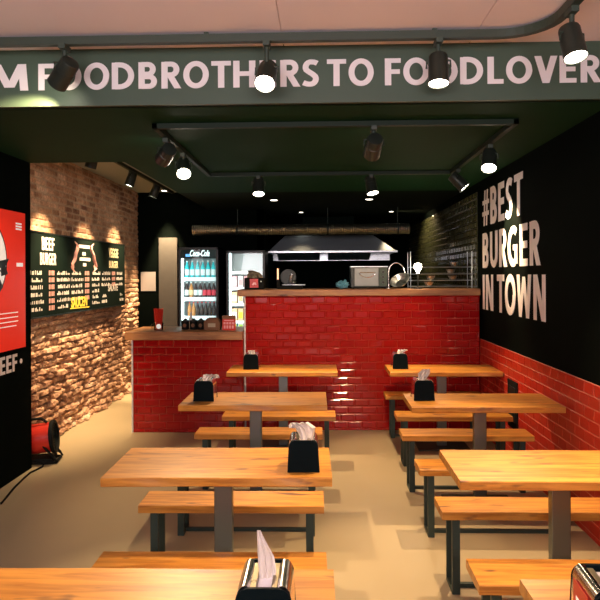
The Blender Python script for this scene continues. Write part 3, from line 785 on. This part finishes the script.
def spotlight(label, at, aim, power, lit=True, size=48, drop=0.16, L=0.165, R=0.054, col=WARM, blend=0.6, group='track spotlights'):
    t = thing('spotlight', label, 'spotlight', at, 0, group)
    at = Vector(at); j = Vector((0, 0, -drop + L * 0.30)); d = (Vector(aim) - (at + j)).normalized()
    MB().box(-0.018, 0.018, -0.045, 0.045, -0.028, 0, 0.003).build('adapter', M['track_hazed'], t)
    m = MB(); m.tube([(0, 0, -0.026), (0, 0, j.z + 0.02)], 0.012, 10)
    side = d.cross(Vector((0, 0, 1)))
    side = side.normalized() if side.length > 0.05 else Vector((1, 0, 0))
    m.tube([j + side * (R + 0.007) , j + side * (R + 0.007) + Vector((0, 0, 0.035)), j + Vector((0, 0, 0.05)), j - side * (R + 0.007) + Vector((0, 0, 0.035)), j - side * (R + 0.007)], 0.006, 8)
    m.build('bracket', M['track_hazed'], t, 50)
    q = d.to_track_quat('Z', 'Y').to_matrix().to_4x4(); mt = Matrix.Translation(j) @ q
    MB().lathe([(R * 0.55, -L * 0.45), (R * 0.86, -L * 0.43), (R * 0.93, -L * 0.36), (R * 0.93, -L * 0.05), (R * 0.98, -L * 0.04), (R, L * 0.5), (R * 1.02, L * 0.55), (R * 0.95, L * 0.55), (R * 0.93, L * 0.50)], 28, mt).build('housing', M['lamp_body'], t, 35)
    MB().lathe([(0.001, L * 0.502), (R * 0.90, L * 0.502), (R * 0.92, L * 0.515), (0.001, L * 0.530)], 28, mt).build('lens', M['lens'], t, 50)
    l = bpy.data.lights.new('spot_lamp', 'SPOT'); l.energy = power; l.color = col; l.spot_size = math.radians(size); l.spot_blend = blend; l.shadow_soft_size = 0.015
    lo = bpy.data.objects.new('spot_lamp', l); C.objects.link(lo); lo.parent = t
    lo.matrix_local = Matrix.Translation(j + d * (L * 0.60)) @ d.to_track_quat('-Z', 'Y').to_matrix().to_4x4()
    return t
S = SPOT_W; ZT = ZC - 0.055
spotlight('tilted spotlight before the beam at upper left, aimed away at the beam', (-1.36, 3.45, ZT), (-2.47, 4.25, 1.75), S * 0.5, drop=0.19, size=74)
spotlight('glaring spotlight before the beam, hiding a letter left of the middle', (-0.28, 3.45, ZT), (-0.50, 1.65, 0.6), S * 0.7, drop=0.22, size=62)
spotlight('downward spotlight before the beam, right of the middle', (0.62, 3.45, ZT), (0.55, 3.00, 0.5), S, drop=0.20, size=70)
spotlight('large spotlight at the upper right on the receding track', (1.17, 3.08, ZT), (1.35, 2.40, 0.6), S, drop=0.20, size=62)
LT = LZ - 0.034
spotlight('dark spotlight on the left side of the loop track, turned to the brick wall', (-1.045, 4.42, LT), (-2.65, 7.0, 1.5), S * 0.25, size=40, drop=0.15)
spotlight('lit spotlight on the left side of the loop track, lens towards the viewer', (-1.045, 4.97, LT), (-0.60, 3.20, 0.7), S, size=60, drop=0.15)
spotlight('lit spotlight on the rear bar of the loop track, left of the middle', (-0.58, 6.12, LT), (-0.50, 5.35, 0.6), S, size=70, drop=0.14)
spotlight('dark upright spotlight on the front bar of the loop track, turned away', (0.335, 4.12, LT), (0.10, 6.88, 1.05), S * 0.9, size=50, drop=0.17)
spotlight('lit spotlight on the rear bar of the loop track, right of the middle', (0.47, 6.12, LT), (0.80, 5.60, 0.6), S, size=70, drop=0.14)
spotlight('lit spotlight on the right side of the loop track, before the slogan wall', (1.215, 4.76, LT), (0.85, 3.60, 0.6), S, size=66, drop=0.15)
spotlight('dark spotlight on the right side of the loop track, aimed at the slogan', (1.215, 5.85, LT), (XR, 5.75, 1.98), S * 0.9, size=60, drop=0.15)
BT = ZH - 0.004
spotlight('spotlight on the brick wall track nearest the black wall', (-2.16, 6.15, BT), (XB, 6.35, 1.0), S * 2.0, size=70, blend=0.9, drop=0.13)
spotlight('spotlight on the brick wall track above the menu board', (-2.16, 7.42, BT), (XB, 7.35, 1.0), S * 2.0, size=70, blend=0.9, drop=0.13)
spotlight('spotlight at the far end of the brick wall track', (-2.16, 8.50, BT), (XB - 0.1, 8.45, 1.1), S * 1.5, size=66, blend=1.0, drop=0.13)

def downlight(label, x, y, z, r, power, size=80, mt='small_lamp', col=WARM, lean=0, turn=0):
    t = thing('downlight', label, 'downlight', (x, y, z), 0, 'recessed kitchen downlights')
    MB().lathe([(r * 1.25, -0.004), (r * 1.3, 0.0), (r * 1.0, 0.0), (r, -0.004)], 24, cap=False).build('ring', M['lens_off'], t)
    MB().lathe([(0.001, -0.006), (r, -0.005), (r, -0.001), (0.001, -0.001)], 24).build('lens', M[mt], t)
    l = bpy.data.lights.new('downlight_lamp', 'SPOT'); l.energy = power; l.color = col; l.spot_size = math.radians(size); l.spot_blend = 0.5; l.shadow_soft_size = r
    lo = bpy.data.objects.new('downlight_lamp', l); C.objects.link(lo); lo.parent = t; lo.location = (0, 0, -0.02); lo.rotation_euler = (math.radians(lean), math.radians(turn), 0)
    return t
downlight('small round ceiling light above the left part of the hood', -0.30, 10.05, ZS, 0.030, 14)
downlight('small round ceiling light above the right part of the hood', 1.08, 10.05, ZS, 0.030, 45, 130, turn=-40)
downlight('added round ceiling light before the duct on the left, lighting the hood', -0.60, 8.40, ZS, 0.045, 22, 100)  # extra lamp, added to put light on the hood
downlight('added round ceiling light before the duct on the right, lighting the hood', 0.62, 8.40, ZS, 0.045, 22, 100)  # its twin, likewise added to brighten the hood
downlight('ceiling light over the pale panel of the back wall', -2.25, 9.40, ZH + 0.03, 0.045, 520, 46, lean=0)

# ------------------------------------------------------------------ kitchen: hood, duct
t = thing('extractor_hood', 'stainless steel extractor hood over the kitchen', 'hood', (-0.30, 10.4, 0))
bm = bmesh.new()
lo_ = [(-0.54, 0, 2.0), (1.50, 0, 2.0), (1.50, 1.1, 2.0), (-0.54, 1.1, 2.0)]
hi_ = [(-0.27, 0.07, 2.26), (1.13, 0.07, 2.26), (1.13, 1.1, 2.26), (-0.27, 1.1, 2.26)]
A = [bm.verts.new(p) for p in lo_]; B = [bm.verts.new(p) for p in hi_]
for k in range(4): bm.faces.new((A[k], A[(k + 1) % 4], B[(k + 1) % 4], B[k]))
bm.faces.new(B)
bmesh.ops.recalc_face_normals(bm, faces=bm.faces[:]); bmesh.ops.solidify(bm, geom=bm.faces[:], thickness=0.01)
m = MB(); m._merge(bm); m.build('canopy', M['hood_steel'], t)
m = MB()
for a in ((-0.54, 1.50, -0.012, 0.012, 1.985, 2.01), (-0.54, 1.50, 1.09, 1.11, 1.88, 2.0), (-0.552, -0.53, 0, 1.1, 1.985, 2.01), (1.49, 1.512, 0, 1.1, 1.985, 2.01)): m.box(*a)
m.build('rim', M['stainless'], t)
for a in (-0.08, 0.78):
    m = MB(); tl = Matrix.Translation((a, 0.22, 2.08)) @ Matrix.Rotation(math.radians(-13), 4, 'X')
    m.box(-0.36, 0.36, 0, 0.85, 0, 0.01, mtx=tl)
    for k in range(9): m.box(-0.35 + k * 0.08, -0.31 + k * 0.08, 0.02, 0.83, -0.008, 0.001, mtx=tl)
    m.build('grease_filter', M['hood_steel'], t)
    f = MB().box(a - 0.22, a + 0.22, 0.06, 0.12, 2.03, 2.05).build('lamp', M['hood_lamp'], t)
    l = bpy.data.lights.new('hood_light', 'AREA'); l.shape = 'RECTANGLE'; l.size = 0.5; l.size_y = 0.08; l.energy = 0.9; l.color = (0.30, 0.75, 1.0)
    lo = bpy.data.objects.new('hood_light', l); C.objects.link(lo); lo.parent = t; lo.location = (a, 0.09, 2.025); lo.rotation_euler = (math.radians(35), 0, 0) 
m = MB(); m.box(0.0, 0.85, 0.45, 1.05, 2.262, ZS - 0.002); m.build('flue', M['kitchen_ceiling'], t)
m = MB(); prof = []
n = 200
for k in range(n + 1): prof.append((0.072 + (0.007 if k % 2 else 0), -1.85 + 3.12 * k / n))
m.lathe(prof, 20, Matrix.Translation((0, 9.42, 2.285)) @ Matrix.Rotation(PI / 2, 4, 'Y'))
d = m.build('ventilation_duct', M['duct'], None)
for x in (-1.2, 0.1, 1.1):
    MB().tube([(x, 9.42, 2.36), (x, 9.42, ZS)], 0.006).build('hanger', M['iron'], d)
    MB().lathe([(0.082, -0.012), (0.085, 0), (0.082, 0.012)], 24, Matrix.Translation((x, 9.42, 2.285)) @ Matrix.Rotation(PI / 2, 4, 'Y'), cap=False).build('clamp', M['iron'], d)
tag(d, 'ribbed aluminium ventilation duct running across above the fridges and hood', 'duct')

# ------------------------------------------------------------------ fridges
def fridge(x0, x1, y, h, label, head, brightness, col):
    t = thing('drinks_fridge', label, 'fridge', ((x0 + x1) / 2, y, 0), 0, 'drinks fridges')
    w = (x1 - x0) / 2; D = 0.52
    m = MB(); m.box(-w, -w + 0.035, 0, D, 0, h, 0.003); m.box(w - 0.035, w, 0, D, 0, h, 0.003); m.box(-w, w, D - 0.03, D, 0, h); m.box(-w, w, 0, D, h - 0.03, h, 0.003); m.box(-w, w, 0, D, 0, 0.42, 0.003)
    m.build('cabinet', M['fridge_black'], t)
    m = MB(); m.box(-w + 0.035, w - 0.035, D - 0.045, D - 0.031, 0.42, h - 0.03); m.box(-w + 0.035, -w + 0.042, 0.05, D - 0.045, 0.42, h - 0.03); m.box(w - 0.042, w - 0.035, 0.05, D - 0.045, 0.42, h - 0.03)
    m.build('liner', M['fridge_white'], t)
    zt = h - head
    m = MB(); m.box(-w + 0.036, -w + 0.056, 0.02, 0.05, 0.45, zt); m.build('light_strip', M['led'], t)
    if head > 0.05:
        f = MB().box(-w + 0.03, w - 0.03, 0.005, 0.045, zt, h - 0.03, 0.003).build('header', M['header'], t)
        tm = MB(); text_into(tm, 'Coca-Cola', -0.12, 0.15, zt + 0.03, zt + 0.115, Matrix.Translation((0, 0.004, 0)) @ ROT_FRONT, 0.015, shear=0.35); tm.build('header_lettering', M['header_text'], f)
        MB().box(-0.18, -0.12, 0.001, 0.005, zt + 0.025, zt + 0.06).build('header_mark', M['header_blue'], f)
    d = MB(); d.box(-w, -w + 0.03, -0.03, 0, 0.42, h - 0.01, 0.003); d.box(w - 0.03, w, -0.03, 0, 0.42, h - 0.01, 0.003); d.box(-w, w, -0.03, 0, 0.42, 0.46, 0.003); d.box(-w, w, -0.03, 0, h - 0.035, h - 0.005, 0.003)
    do = d.build('door', M['fridge_black'], t)
    MB().box(-w + 0.03, w - 0.03, -0.018, -0.012, 0.46, h - 0.035).build('pane', M['glass'], do)
    MB().box(w - 0.028, w - 0.010, -0.055, -0.03, 0.9, 1.3, 0.003).build('handle', M['black_metal'], do)
    l = bpy.data.lights.new('fridge_light', 'AREA'); l.shape = 'RECTANGLE'; l.size = w * 1.6; l.size_y = zt - 0.5; l.energy = brightness; l.color = col
    lo = bpy.data.objects.new('fridge_light', l); C.objects.link(lo); lo.parent = t; lo.location = (0, 0.012, (zt + 0.45) / 2); lo.rotation_euler = (math.radians(90), 0, 0)
    return t
F1x, F2x, FY = -1.680, -1.030, 8.95
f1 = fridge(-1.955, -1.405, FY, 2.02, 'black drinks fridge with a lit header, bottles on its shelves', 0.155, 1.8, (0.85, 0.95, 1.0))
f2 = fridge(-1.295, -0.765, FY, 1.97, 'bright drinks fridge at the right of the header fridge', 0.03, 1.9, (1.0, 0.86, 0.86))
for z in (0.80, 1.085, 1.36, 1.62): pass
SH1 = (1.065, 1.325, 1.60)
for z in SH1:
    s = MB().box(-0.235, 0.235, 0.06, 0.46, z - 0.012, z, 0.001).build('shelf', M['fridge_white'], f1)
    MB().box(-0.235, 0.235, 0.052, 0.060, z - 0.048, z + 0.008).build('price_rail', M['led'] if False else M['fridge_white'], s)
SH2 = (1.00, 1.24, 1.46, 1.68)
for z in SH2:
    s = MB().box(-0.225, 0.225, 0.06, 0.46, z - 0.012, z, 0.001).build('shelf', M['fridge_white'], f2)
    MB().box(-0.225, 0.225, 0.052, 0.060, z - 0.035, z + 0.006).build('price_rail', M['fridge_white'], s)

def bottle(x, y, z, h, r, body, lab, cap, label, group):
    t = thing('bottle', label, 'bottle', (x, y, z), 0, group)
    MB().lathe([(r * 0.9, 0), (r, h * 0.03), (r, h * 0.55), (r * 0.85, h * 0.66), (r * 0.42, h * 0.82), (r * 0.38, h * 0.93)], 14).build('glass', body, t, 50)
    MB().lathe([(r * 1.02, h * 0.14), (r * 1.03, h * 0.15), (r * 1.03, h * 0.48), (r * 1.02, h * 0.49)], 14, cap=False).build('wrapper', lab, t, 50)
    MB().lathe([(r * 0.45, h * 0.92), (r * 0.46, h * 0.99), (r * 0.2, h)], 12).build('cap', cap, t, 50)
    return t
names = {'cyan': 'cyan water bottle', 'white': 'dark bottle with white label', 'pale': 'brown bottle with pale label', 'cola': 'dark bottle with red label', 'oran': 'orange bottle with red cap', 'cap': 'dark cola bottle with red cap'}
def row(kinds, xc, w, z, y, h, shelf_name, fridge_name, group):
    n = len(kinds); cnt = 0
    for k, kd in enumerate(kinds):
        b, la, ca = {'cyan': ('cyan', 'label_white', 'label_white'), 'white': ('cola', 'label_white', 'label_white'), 'pale': ('orange_drink', 'label_peach', 'label_white'),
                     'cola': ('cola', 'label_red', 'label_white'), 'oran': ('orange_drink', 'orange_drink', 'label_red'), 'cap': ('cola', 'cola', 'label_red')}[kd]
        x = xc - w / 2 + w * (k + 0.5) / n
        bottle(x, y, z, h, min(0.031, w / n * 0.46), M[b], M[la], M[ca], '%s, %s from the left on the %s' % (names[kd], ORD[k], shelf_name), group)
row(['cyan'] * 6, F1x, 0.44, SH1[2] + 0.001, FY + 0.12, 0.235, 'top bottle shelf', '', 'bottles on the top shelf')
row(['white', 'pale', 'white', 'white', 'cola', 'cola', 'cola'], F1x, 0.44, SH1[1] + 0.001, FY + 0.12, 0.215, 'middle bottle shelf', '', 'bottles on the middle shelf')
row(['oran', 'oran', 'cap', 'cap', 'cap', 'cap', 'cap'], F1x + 0.02, 0.40, SH1[0] + 0.001, FY + 0.12, 0.20, 'lowest bottle shelf', '', 'bottles on the low shelf')
def carton(x, z, w, h, m1, m2, label, group):
    t = thing('drink_carton', label, 'carton', (x, FY + 0.13, z), 0, group)
    MB().box(-w / 2, w / 2, -0.035, 0.035, 0, h, 0.004).build('pack', M[m1], t)
    MB().box(-w / 2 + 0.008, w / 2 - 0.008, -0.0365, -0.034, h * 0.2, h * 0.7).build('print', M[m2], t)
for sh, cols_, nm, hh in ((0.861, (('label_blue', 'label_yellow'), ('label_white', 'label_green'), ('label_blue', 'label_green'), ('label_yellow', 'label_white'), ('label_blue', 'label_white')), 'bottom', 0.125),
                      (SH2[0], (('label_peach', 'label_white'), ('label_peach', 'label_yellow'), ('label_yellow', 'label_peach'), ('label_peach', 'label_white'), ('label_peach', 'label_yellow')), 'second lowest', 0.17),
                      (SH2[1], (('label_peach', 'label_white'), ('label_white', 'label_peach'), ('label_peach', 'label_white'), ('label_white', 'label_peach'), ('label_peach', 'label_white')), 'middle', 0.16),
                      (SH2[2], (('label_pink', 'label_white'), ('label_white', 'label_pink'), ('label_pink', 'label_white'), ('label_white', 'label_pink'), ('label_pink', 'label_white')), 'second highest', 0.16)):
    for k, (a, b) in enumerate(cols_):
        carton(F2x - 0.17 + k * 0.085, sh + 0.001, 0.07, hh, a, b, 'drink carton, %s from the left on the %s shelf of the bright fridge' % (ORD[k], nm), 'cartons in the bright fridge')
s = MB().box(-0.225, 0.225, 0.06, 0.46, 0.849, 0.861, 0.001).build('shelf', M['fridge_white'], f2)

# ------------------------------------------------------------------ things on the counters
ZL, ZT2 = 1.0505, 1.4785
t = thing('straw_glass', 'glass of red straws with a white tag on the low counter', 'glass', (-1.725, 6.90, ZL))
MB().lathe([(0.040, 0), (0.046, 0.004), (0.052, 0.085), (0.049, 0.085), (0.043, 0.008), (0.001, 0.007)], 20, cap=False).build('tumbler', M['clear'], t, 50)
m = MB(); rnd = random.Random(3)
for k in range(34):
    a = 2.399 * k; r0 = 0.032 * math.sqrt(k / 34); m.tube([(r0 * math.cos(a), r0 * math.sin(a), 0.012), (r0 * 1.6 * math.cos(a), r0 * 1.6 * math.sin(a), 0.225 + rnd.uniform(-.012, .012))], 0.0045, 6)
tag(m.build('straws', M['red'], t), kind='stuff')
m = MB(); m.prism(ellipse(0.026, 0.026, 20, 0, 0.045), 0.002, Matrix.Translation((0.012, -0.049, 0)) @ ROT_FRONT @ Matrix.Rotation(-0.05, 4, 'X')); m.build('tag', M['poster_white'], t)
m = MB(); m.tube([(-0.045, 0, 0.02), (-0.075, 0, 0.03), (-0.082, 0, 0.05), (-0.072, 0, 0.07), (-0.05, 0, 0.078)], 0.006); m.build('handle', M['clear'], t, 60)
for k, x in enumerate((-1.465, -1.375, -1.295)):
    t = thing('sauce_tub', '%s from the left of the three dark sauce tubs on the low counter' % ORD[k], 'tub', (x, 7.02, ZL), 0, 'dark sauce tubs')
    MB().lathe([(0.034, 0), (0.040, 0.005), (0.042, 0.085), (0.038, 0.095)], 20).build('tub', M['rubber'], t, 40)
    MB().lathe([(0.043, 0.084), (0.044, 0.096), (0.020, 0.104), (0.012, 0.118)], 20).build('lid', M['black_metal'], t, 40)
    m = MB(); m.prism(ellipse(0.020, 0.020, 16, 0, 0.045), 0.002, Matrix.Translation((0, -0.0415, 0)) @ ROT_FRONT); m.build('sticker', M['brown_card'], t)
t = thing('cardboard_box', 'brown cardboard box on the low counter before the fridge', 'box', (-1.165, 7.00, ZL))
m = MB(); m.prism([(-0.085, 0), (0.085, 0), (0.085, 0.085), (0.05, 0.125), (-0.05, 0.125), (-0.085, 0.085)], 0.13, Matrix.Translation((0, 0.065, 0)) @ ROT_FRONT, 0.003); m.build('carton', M['brown_card'], t)
MB().box(-0.04, 0.04, -0.068, -0.064, 0.03, 0.07).build('print', M['kraft'], t)
t = thing('card_stand', 'red and white printed card stand on the low counter', 'card', (-0.975, 6.90, ZL), math.radians(-4))
m = MB(); m.box(-0.072, 0.072, -0.006, 0.006, 0, 0.155, 0.002); m.box(-0.072, 0.072, -0.006, 0.06, 0, 0.006); m.build('card', M['red'], t)
m = MB()
for k in range(4): m.box(-0.055 + k * 0.029, -0.036 + k * 0.029, -0.008, -0.005, 0.018, 0.050)
for k in range(4): m.box(-0.058 + k * 0.031, -0.036 + k * 0.031, -0.008, -0.005, 0.062, 0.085)
m.box(-0.05, 0.05, -0.008, -0.005, 0.097, 0.108)
m.build('print', M['label_pink'], t)
MB().box(-0.072, 0.072, -0.0075, -0.005, 0.118, 0.155).build('top_band', M['brown_card'], t)
t = thing('pourer', 'small white pourer standing behind the tubs', 'pourer', (-1.445, 7.22, ZL))
MB().lathe([(0.02, 0), (0.022, 0.10), (0.012, 0.13), (0.006, 0.175)], 14).build('flask', M['label_white'], t, 40)

t = thing('receipt_printer', 'black box with red sign and crumpled paper on the tall counter', 'printer', (-0.715, 7.05, ZT2))
MB().box(-0.105, 0.105, -0.075, 0.075, 0, 0.125, 0.014, 3).build('casing', M['rubber'], t, 40)
MB().box(-0.045, 0.045, -0.079, -0.073, 0.018, 0.115).build('sign', M['red'], t)
m = MB()
m.prism([(-0.022, 0.05), (-0.005, 0.075), (0.022, 0.072), (0.024, 0.045), (0.010, 0.055), (-0.012, 0.045)], 0.002, Matrix.Translation((0, -0.0785, 0)) @ ROT_FRONT); m.build('sign_print', M['label_pink'], t)
m = MB(); tissue(m, [(0.0, 0.02, 0.12), (0.0, 0.0, 0.155), (-0.01, 0.01, 0.178), (-0.05, 0.0, 0.205)], [0.18, 0.15, 0.12, 0.05], 4); m.build('paper', M['kraft'], t)
m = MB(); m.lathe([(0.001, 0), (0.008, 0), (0.008, 0.003), (0.001, 0.004)], 12, Matrix.Translation((0.075, -0.075, 0.085)) @ ROT_FRONT); m.build('button', M['label_white'], t)
t = thing('meat_slicer', 'dark kitchen machine with a steel tray and orange indicator on the counter', 'machine', (-0.36, 7.15, ZT2))
MB().box(-0.11, 0.16, -0.10, 0.10, 0, 0.03, 0.006).build('base', M['rubber'], t)
MB().box(-0.06, 0.19, -0.14, 0.02, 0.042, 0.050, 0.003).build('tray', M['stainless'], t)
MB().lathe([(0.085, -0.006), (0.09, 0), (0.085, 0.006)], 24, Matrix.Translation((0.0, 0.05, 0.13)) @ Matrix.Rotation(PI / 2, 4, 'X')).build('blade', M['black_metal'], t, 40)
m = MB(); m.tube([(0.02, 0, 0.05), (0.03, -0.02, 0.12), (0.045, -0.02, 0.165)], 0.014); m.blob((0.06, -0.06, 0.075), (0.03, 0.03, 0.022), .2, 2); m.build('handle', M['stainless'], t, 60)
m = MB(); m.box(-0.125, -0.09, -0.02, 0.05, 0.0, 0.23, 0.004); m.build('upright', M['rubber'], t)
MB().box(-0.118, -0.102, -0.024, -0.019, 0.105, 0.222).build('indicator', M['orange_light'], t)
t = thing('toaster_oven', 'stainless steel toaster oven with an oval embossed door on the counter', 'oven', (0.515, 7.17, ZT2))
m = MB(); m.box(-0.195, 0.195, -0.14, 0.16, 0.015, 0.235, 0.006); m.build('casing', M['black_metal'], t)
do = MB().box(-0.155, 0.10, -0.152, -0.139, 0.03, 0.222, 0.004).build('door', M['oven_door'], t)
m = MB(); m.tube([(0.085 * math.cos(a) - 0.02, -0.156, 0.158 + 0.026 * math.sin(a) + 0.010 * math.cos(2 * a)) for a in [2 * PI * k / 28 for k in range(29)]], 0.005, 6); m.build('emboss', M['chrome'], do, 60)
m = MB(); m.box(-0.20, 0.20, -0.16, 0.165, 0.232, 0.242, 0.003); m.build('lid', M['stainless'], t)
MB().box(0.105, 0.19, -0.150, -0.139, 0.03, 0.222, 0.003).build('control_panel', M['iron'], t)
for z in (0.07, 0.125, 0.18): MB().lathe([(0.016, 0), (0.014, 0.015), (0.001, 0.016)], 14, Matrix.Translation((0.148, -0.150, z)) @ ROT_FRONT).build('knob', M['black_metal'], t, 40)
for sx in (-0.17, 0.17):
    for sy in (-0.11, 0.13): MB().lathe([(0.014, 0), (0.012, 0.016)], 10, Matrix.Translation((sx, sy, 0))).build('foot', M['rubber'], t)
m = MB(); m.blob((0, 0, 0.045), (0.065, 0.05, 0.036), 0.5, 5, 4, 9); m.blob((0.03, 0.0, 0.055), (0.03, 0.03, 0.035), 0.5, 8)
o = m.build('plastic_bag', M['blue_bag'], None, 60, (0.225, 7.04, ZT2 + 0.002)); tag(o, 'crumpled blue plastic bag left of the toaster oven', 'bag')
t = thing('faucet', 'arched chrome faucet hose right of the toaster oven', 'faucet', (0.74, 7.20, ZT2))
MB().lathe([(0.028, 0), (0.028, 0.008), (0.016, 0.02), (0.014, 0.05)], 16).build('base', M['chrome'], t, 40)
m = MB(); m.tube([(0, 0, 0.04), (0, 0, 0.18)] + [(0.085 - 0.085 * math.cos(a), 0, 0.18 + 0.10 * math.sin(a)) for a in [PI * 0.86 * k / 14 for k in range(1, 15)]] + [(0.19, 0, 0.13)], 0.008); m.build('spout', M['chrome'], t, 60)
MB().lathe([(0.014, 0), (0.017, 0.02), (0.013, 0.07)], 14, Matrix.Translation((0.195, 0, 0.07))).build('spray_head', M['black_metal'], t, 40)
o = MB().lathe([(0.001, 0.001), (0.06, 0.001), (0.105, 0.045), (0.110, 0.05), (0.106, 0.052), (0.058, 0.006), (0.001, 0.006)], 28, Matrix.Translation((0, 0, 0.045)) @ Matrix.Rotation(math.radians(-28), 4, 'Y') @ Matrix.Rotation(math.radians(34), 4, 'X'), cap=False).build('metal_bowl', M['stainless'], None, 40, (0.86, 7.06, ZT2 + 0.012))
tag(o, 'tilted stainless bowl leaning below the faucet', 'bowl')
t = thing('wire_rack', 'chrome wire rack at the right end of the tall counter', 'rack', (1.30, 7.24, ZT2))
for x in (-0.33, 0.33):
    for y in (-0.11, 0.11): MB().tube([(x, y, 0), (x, y, 0.40)], 0.004).build('post', M['hood_steel'], t)
for z in (0.02, 0.085, 0.155, 0.23):
    m = MB()
    for y in (-0.11, -0.055, 0, 0.055, 0.11): m.tube([(-0.335, y, z), (0.335, y, z)], 0.0035, 6)
    for x in (-0.33, 0.0, 0.33): m.tube([(x, -0.11, z), (x, 0.11, z)], 0.004, 6)
    m.build('shelf', M['hood_steel'], t)
spots = [(1.05, 0.163, 'lowered'), (1.42, 0.163, 0), (1.20, 0.093, 0), (1.44, 0.093, 0), (1.18, 0.028, 0), (1.46, 0.238, 0)]
where = ['at the left on the third shelf', 'at the right on the third shelf', 'left of the middle on the second shelf', 'at the right on the second shelf', 'on the lowest shelf', 'at the right on the top shelf']
for (x, z, _), wtxt in zip(spots[1:], where[1:]):
    o = MB().lathe([(0.001, 0), (0.032, 0), (0.052, 0.038), (0.055, 0.042), (0.051, 0.042), (0.030, 0.005), (0.001, 0.005)], 22, None, cap=False).build('steel_bowl', M['chrome'], None, 40, (x, 7.22, ZT2 + z))
    tag(o, 'small steel bowl %s of the wire rack' % wtxt, 'bowl', 'small bowls on the wire rack')
t = thing('heat_lamp', 'small glowing bulb lamp at the left of the wire rack', 'lamp', (1.03, 7.00, ZT2))
m = MB(); m.lathe([(0.05, 0), (0.05, 0.01), (0.012, 0.016)], 18); m.tube([(0, 0, 0.012), (0, 0, 0.17)], 0.007); m.build('stand', M['black_metal'], t, 40)
MB().lathe([(0.014, 0.165), (0.018, 0.185), (0.036, 0.21), (0.042, 0.235), (0.034, 0.262), (0.001, 0.275)], 20).build('bulb', M['bulb'], t, 60)
l = bpy.data.lights.new('bulb_light', 'POINT'); l.energy = 5; l.color = WARM; l.shadow_soft_size = 0.04
lo = bpy.data.objects.new('bulb_light', l); C.objects.link(lo); lo.parent = t; lo.location = (0, -0.07, 0.24)
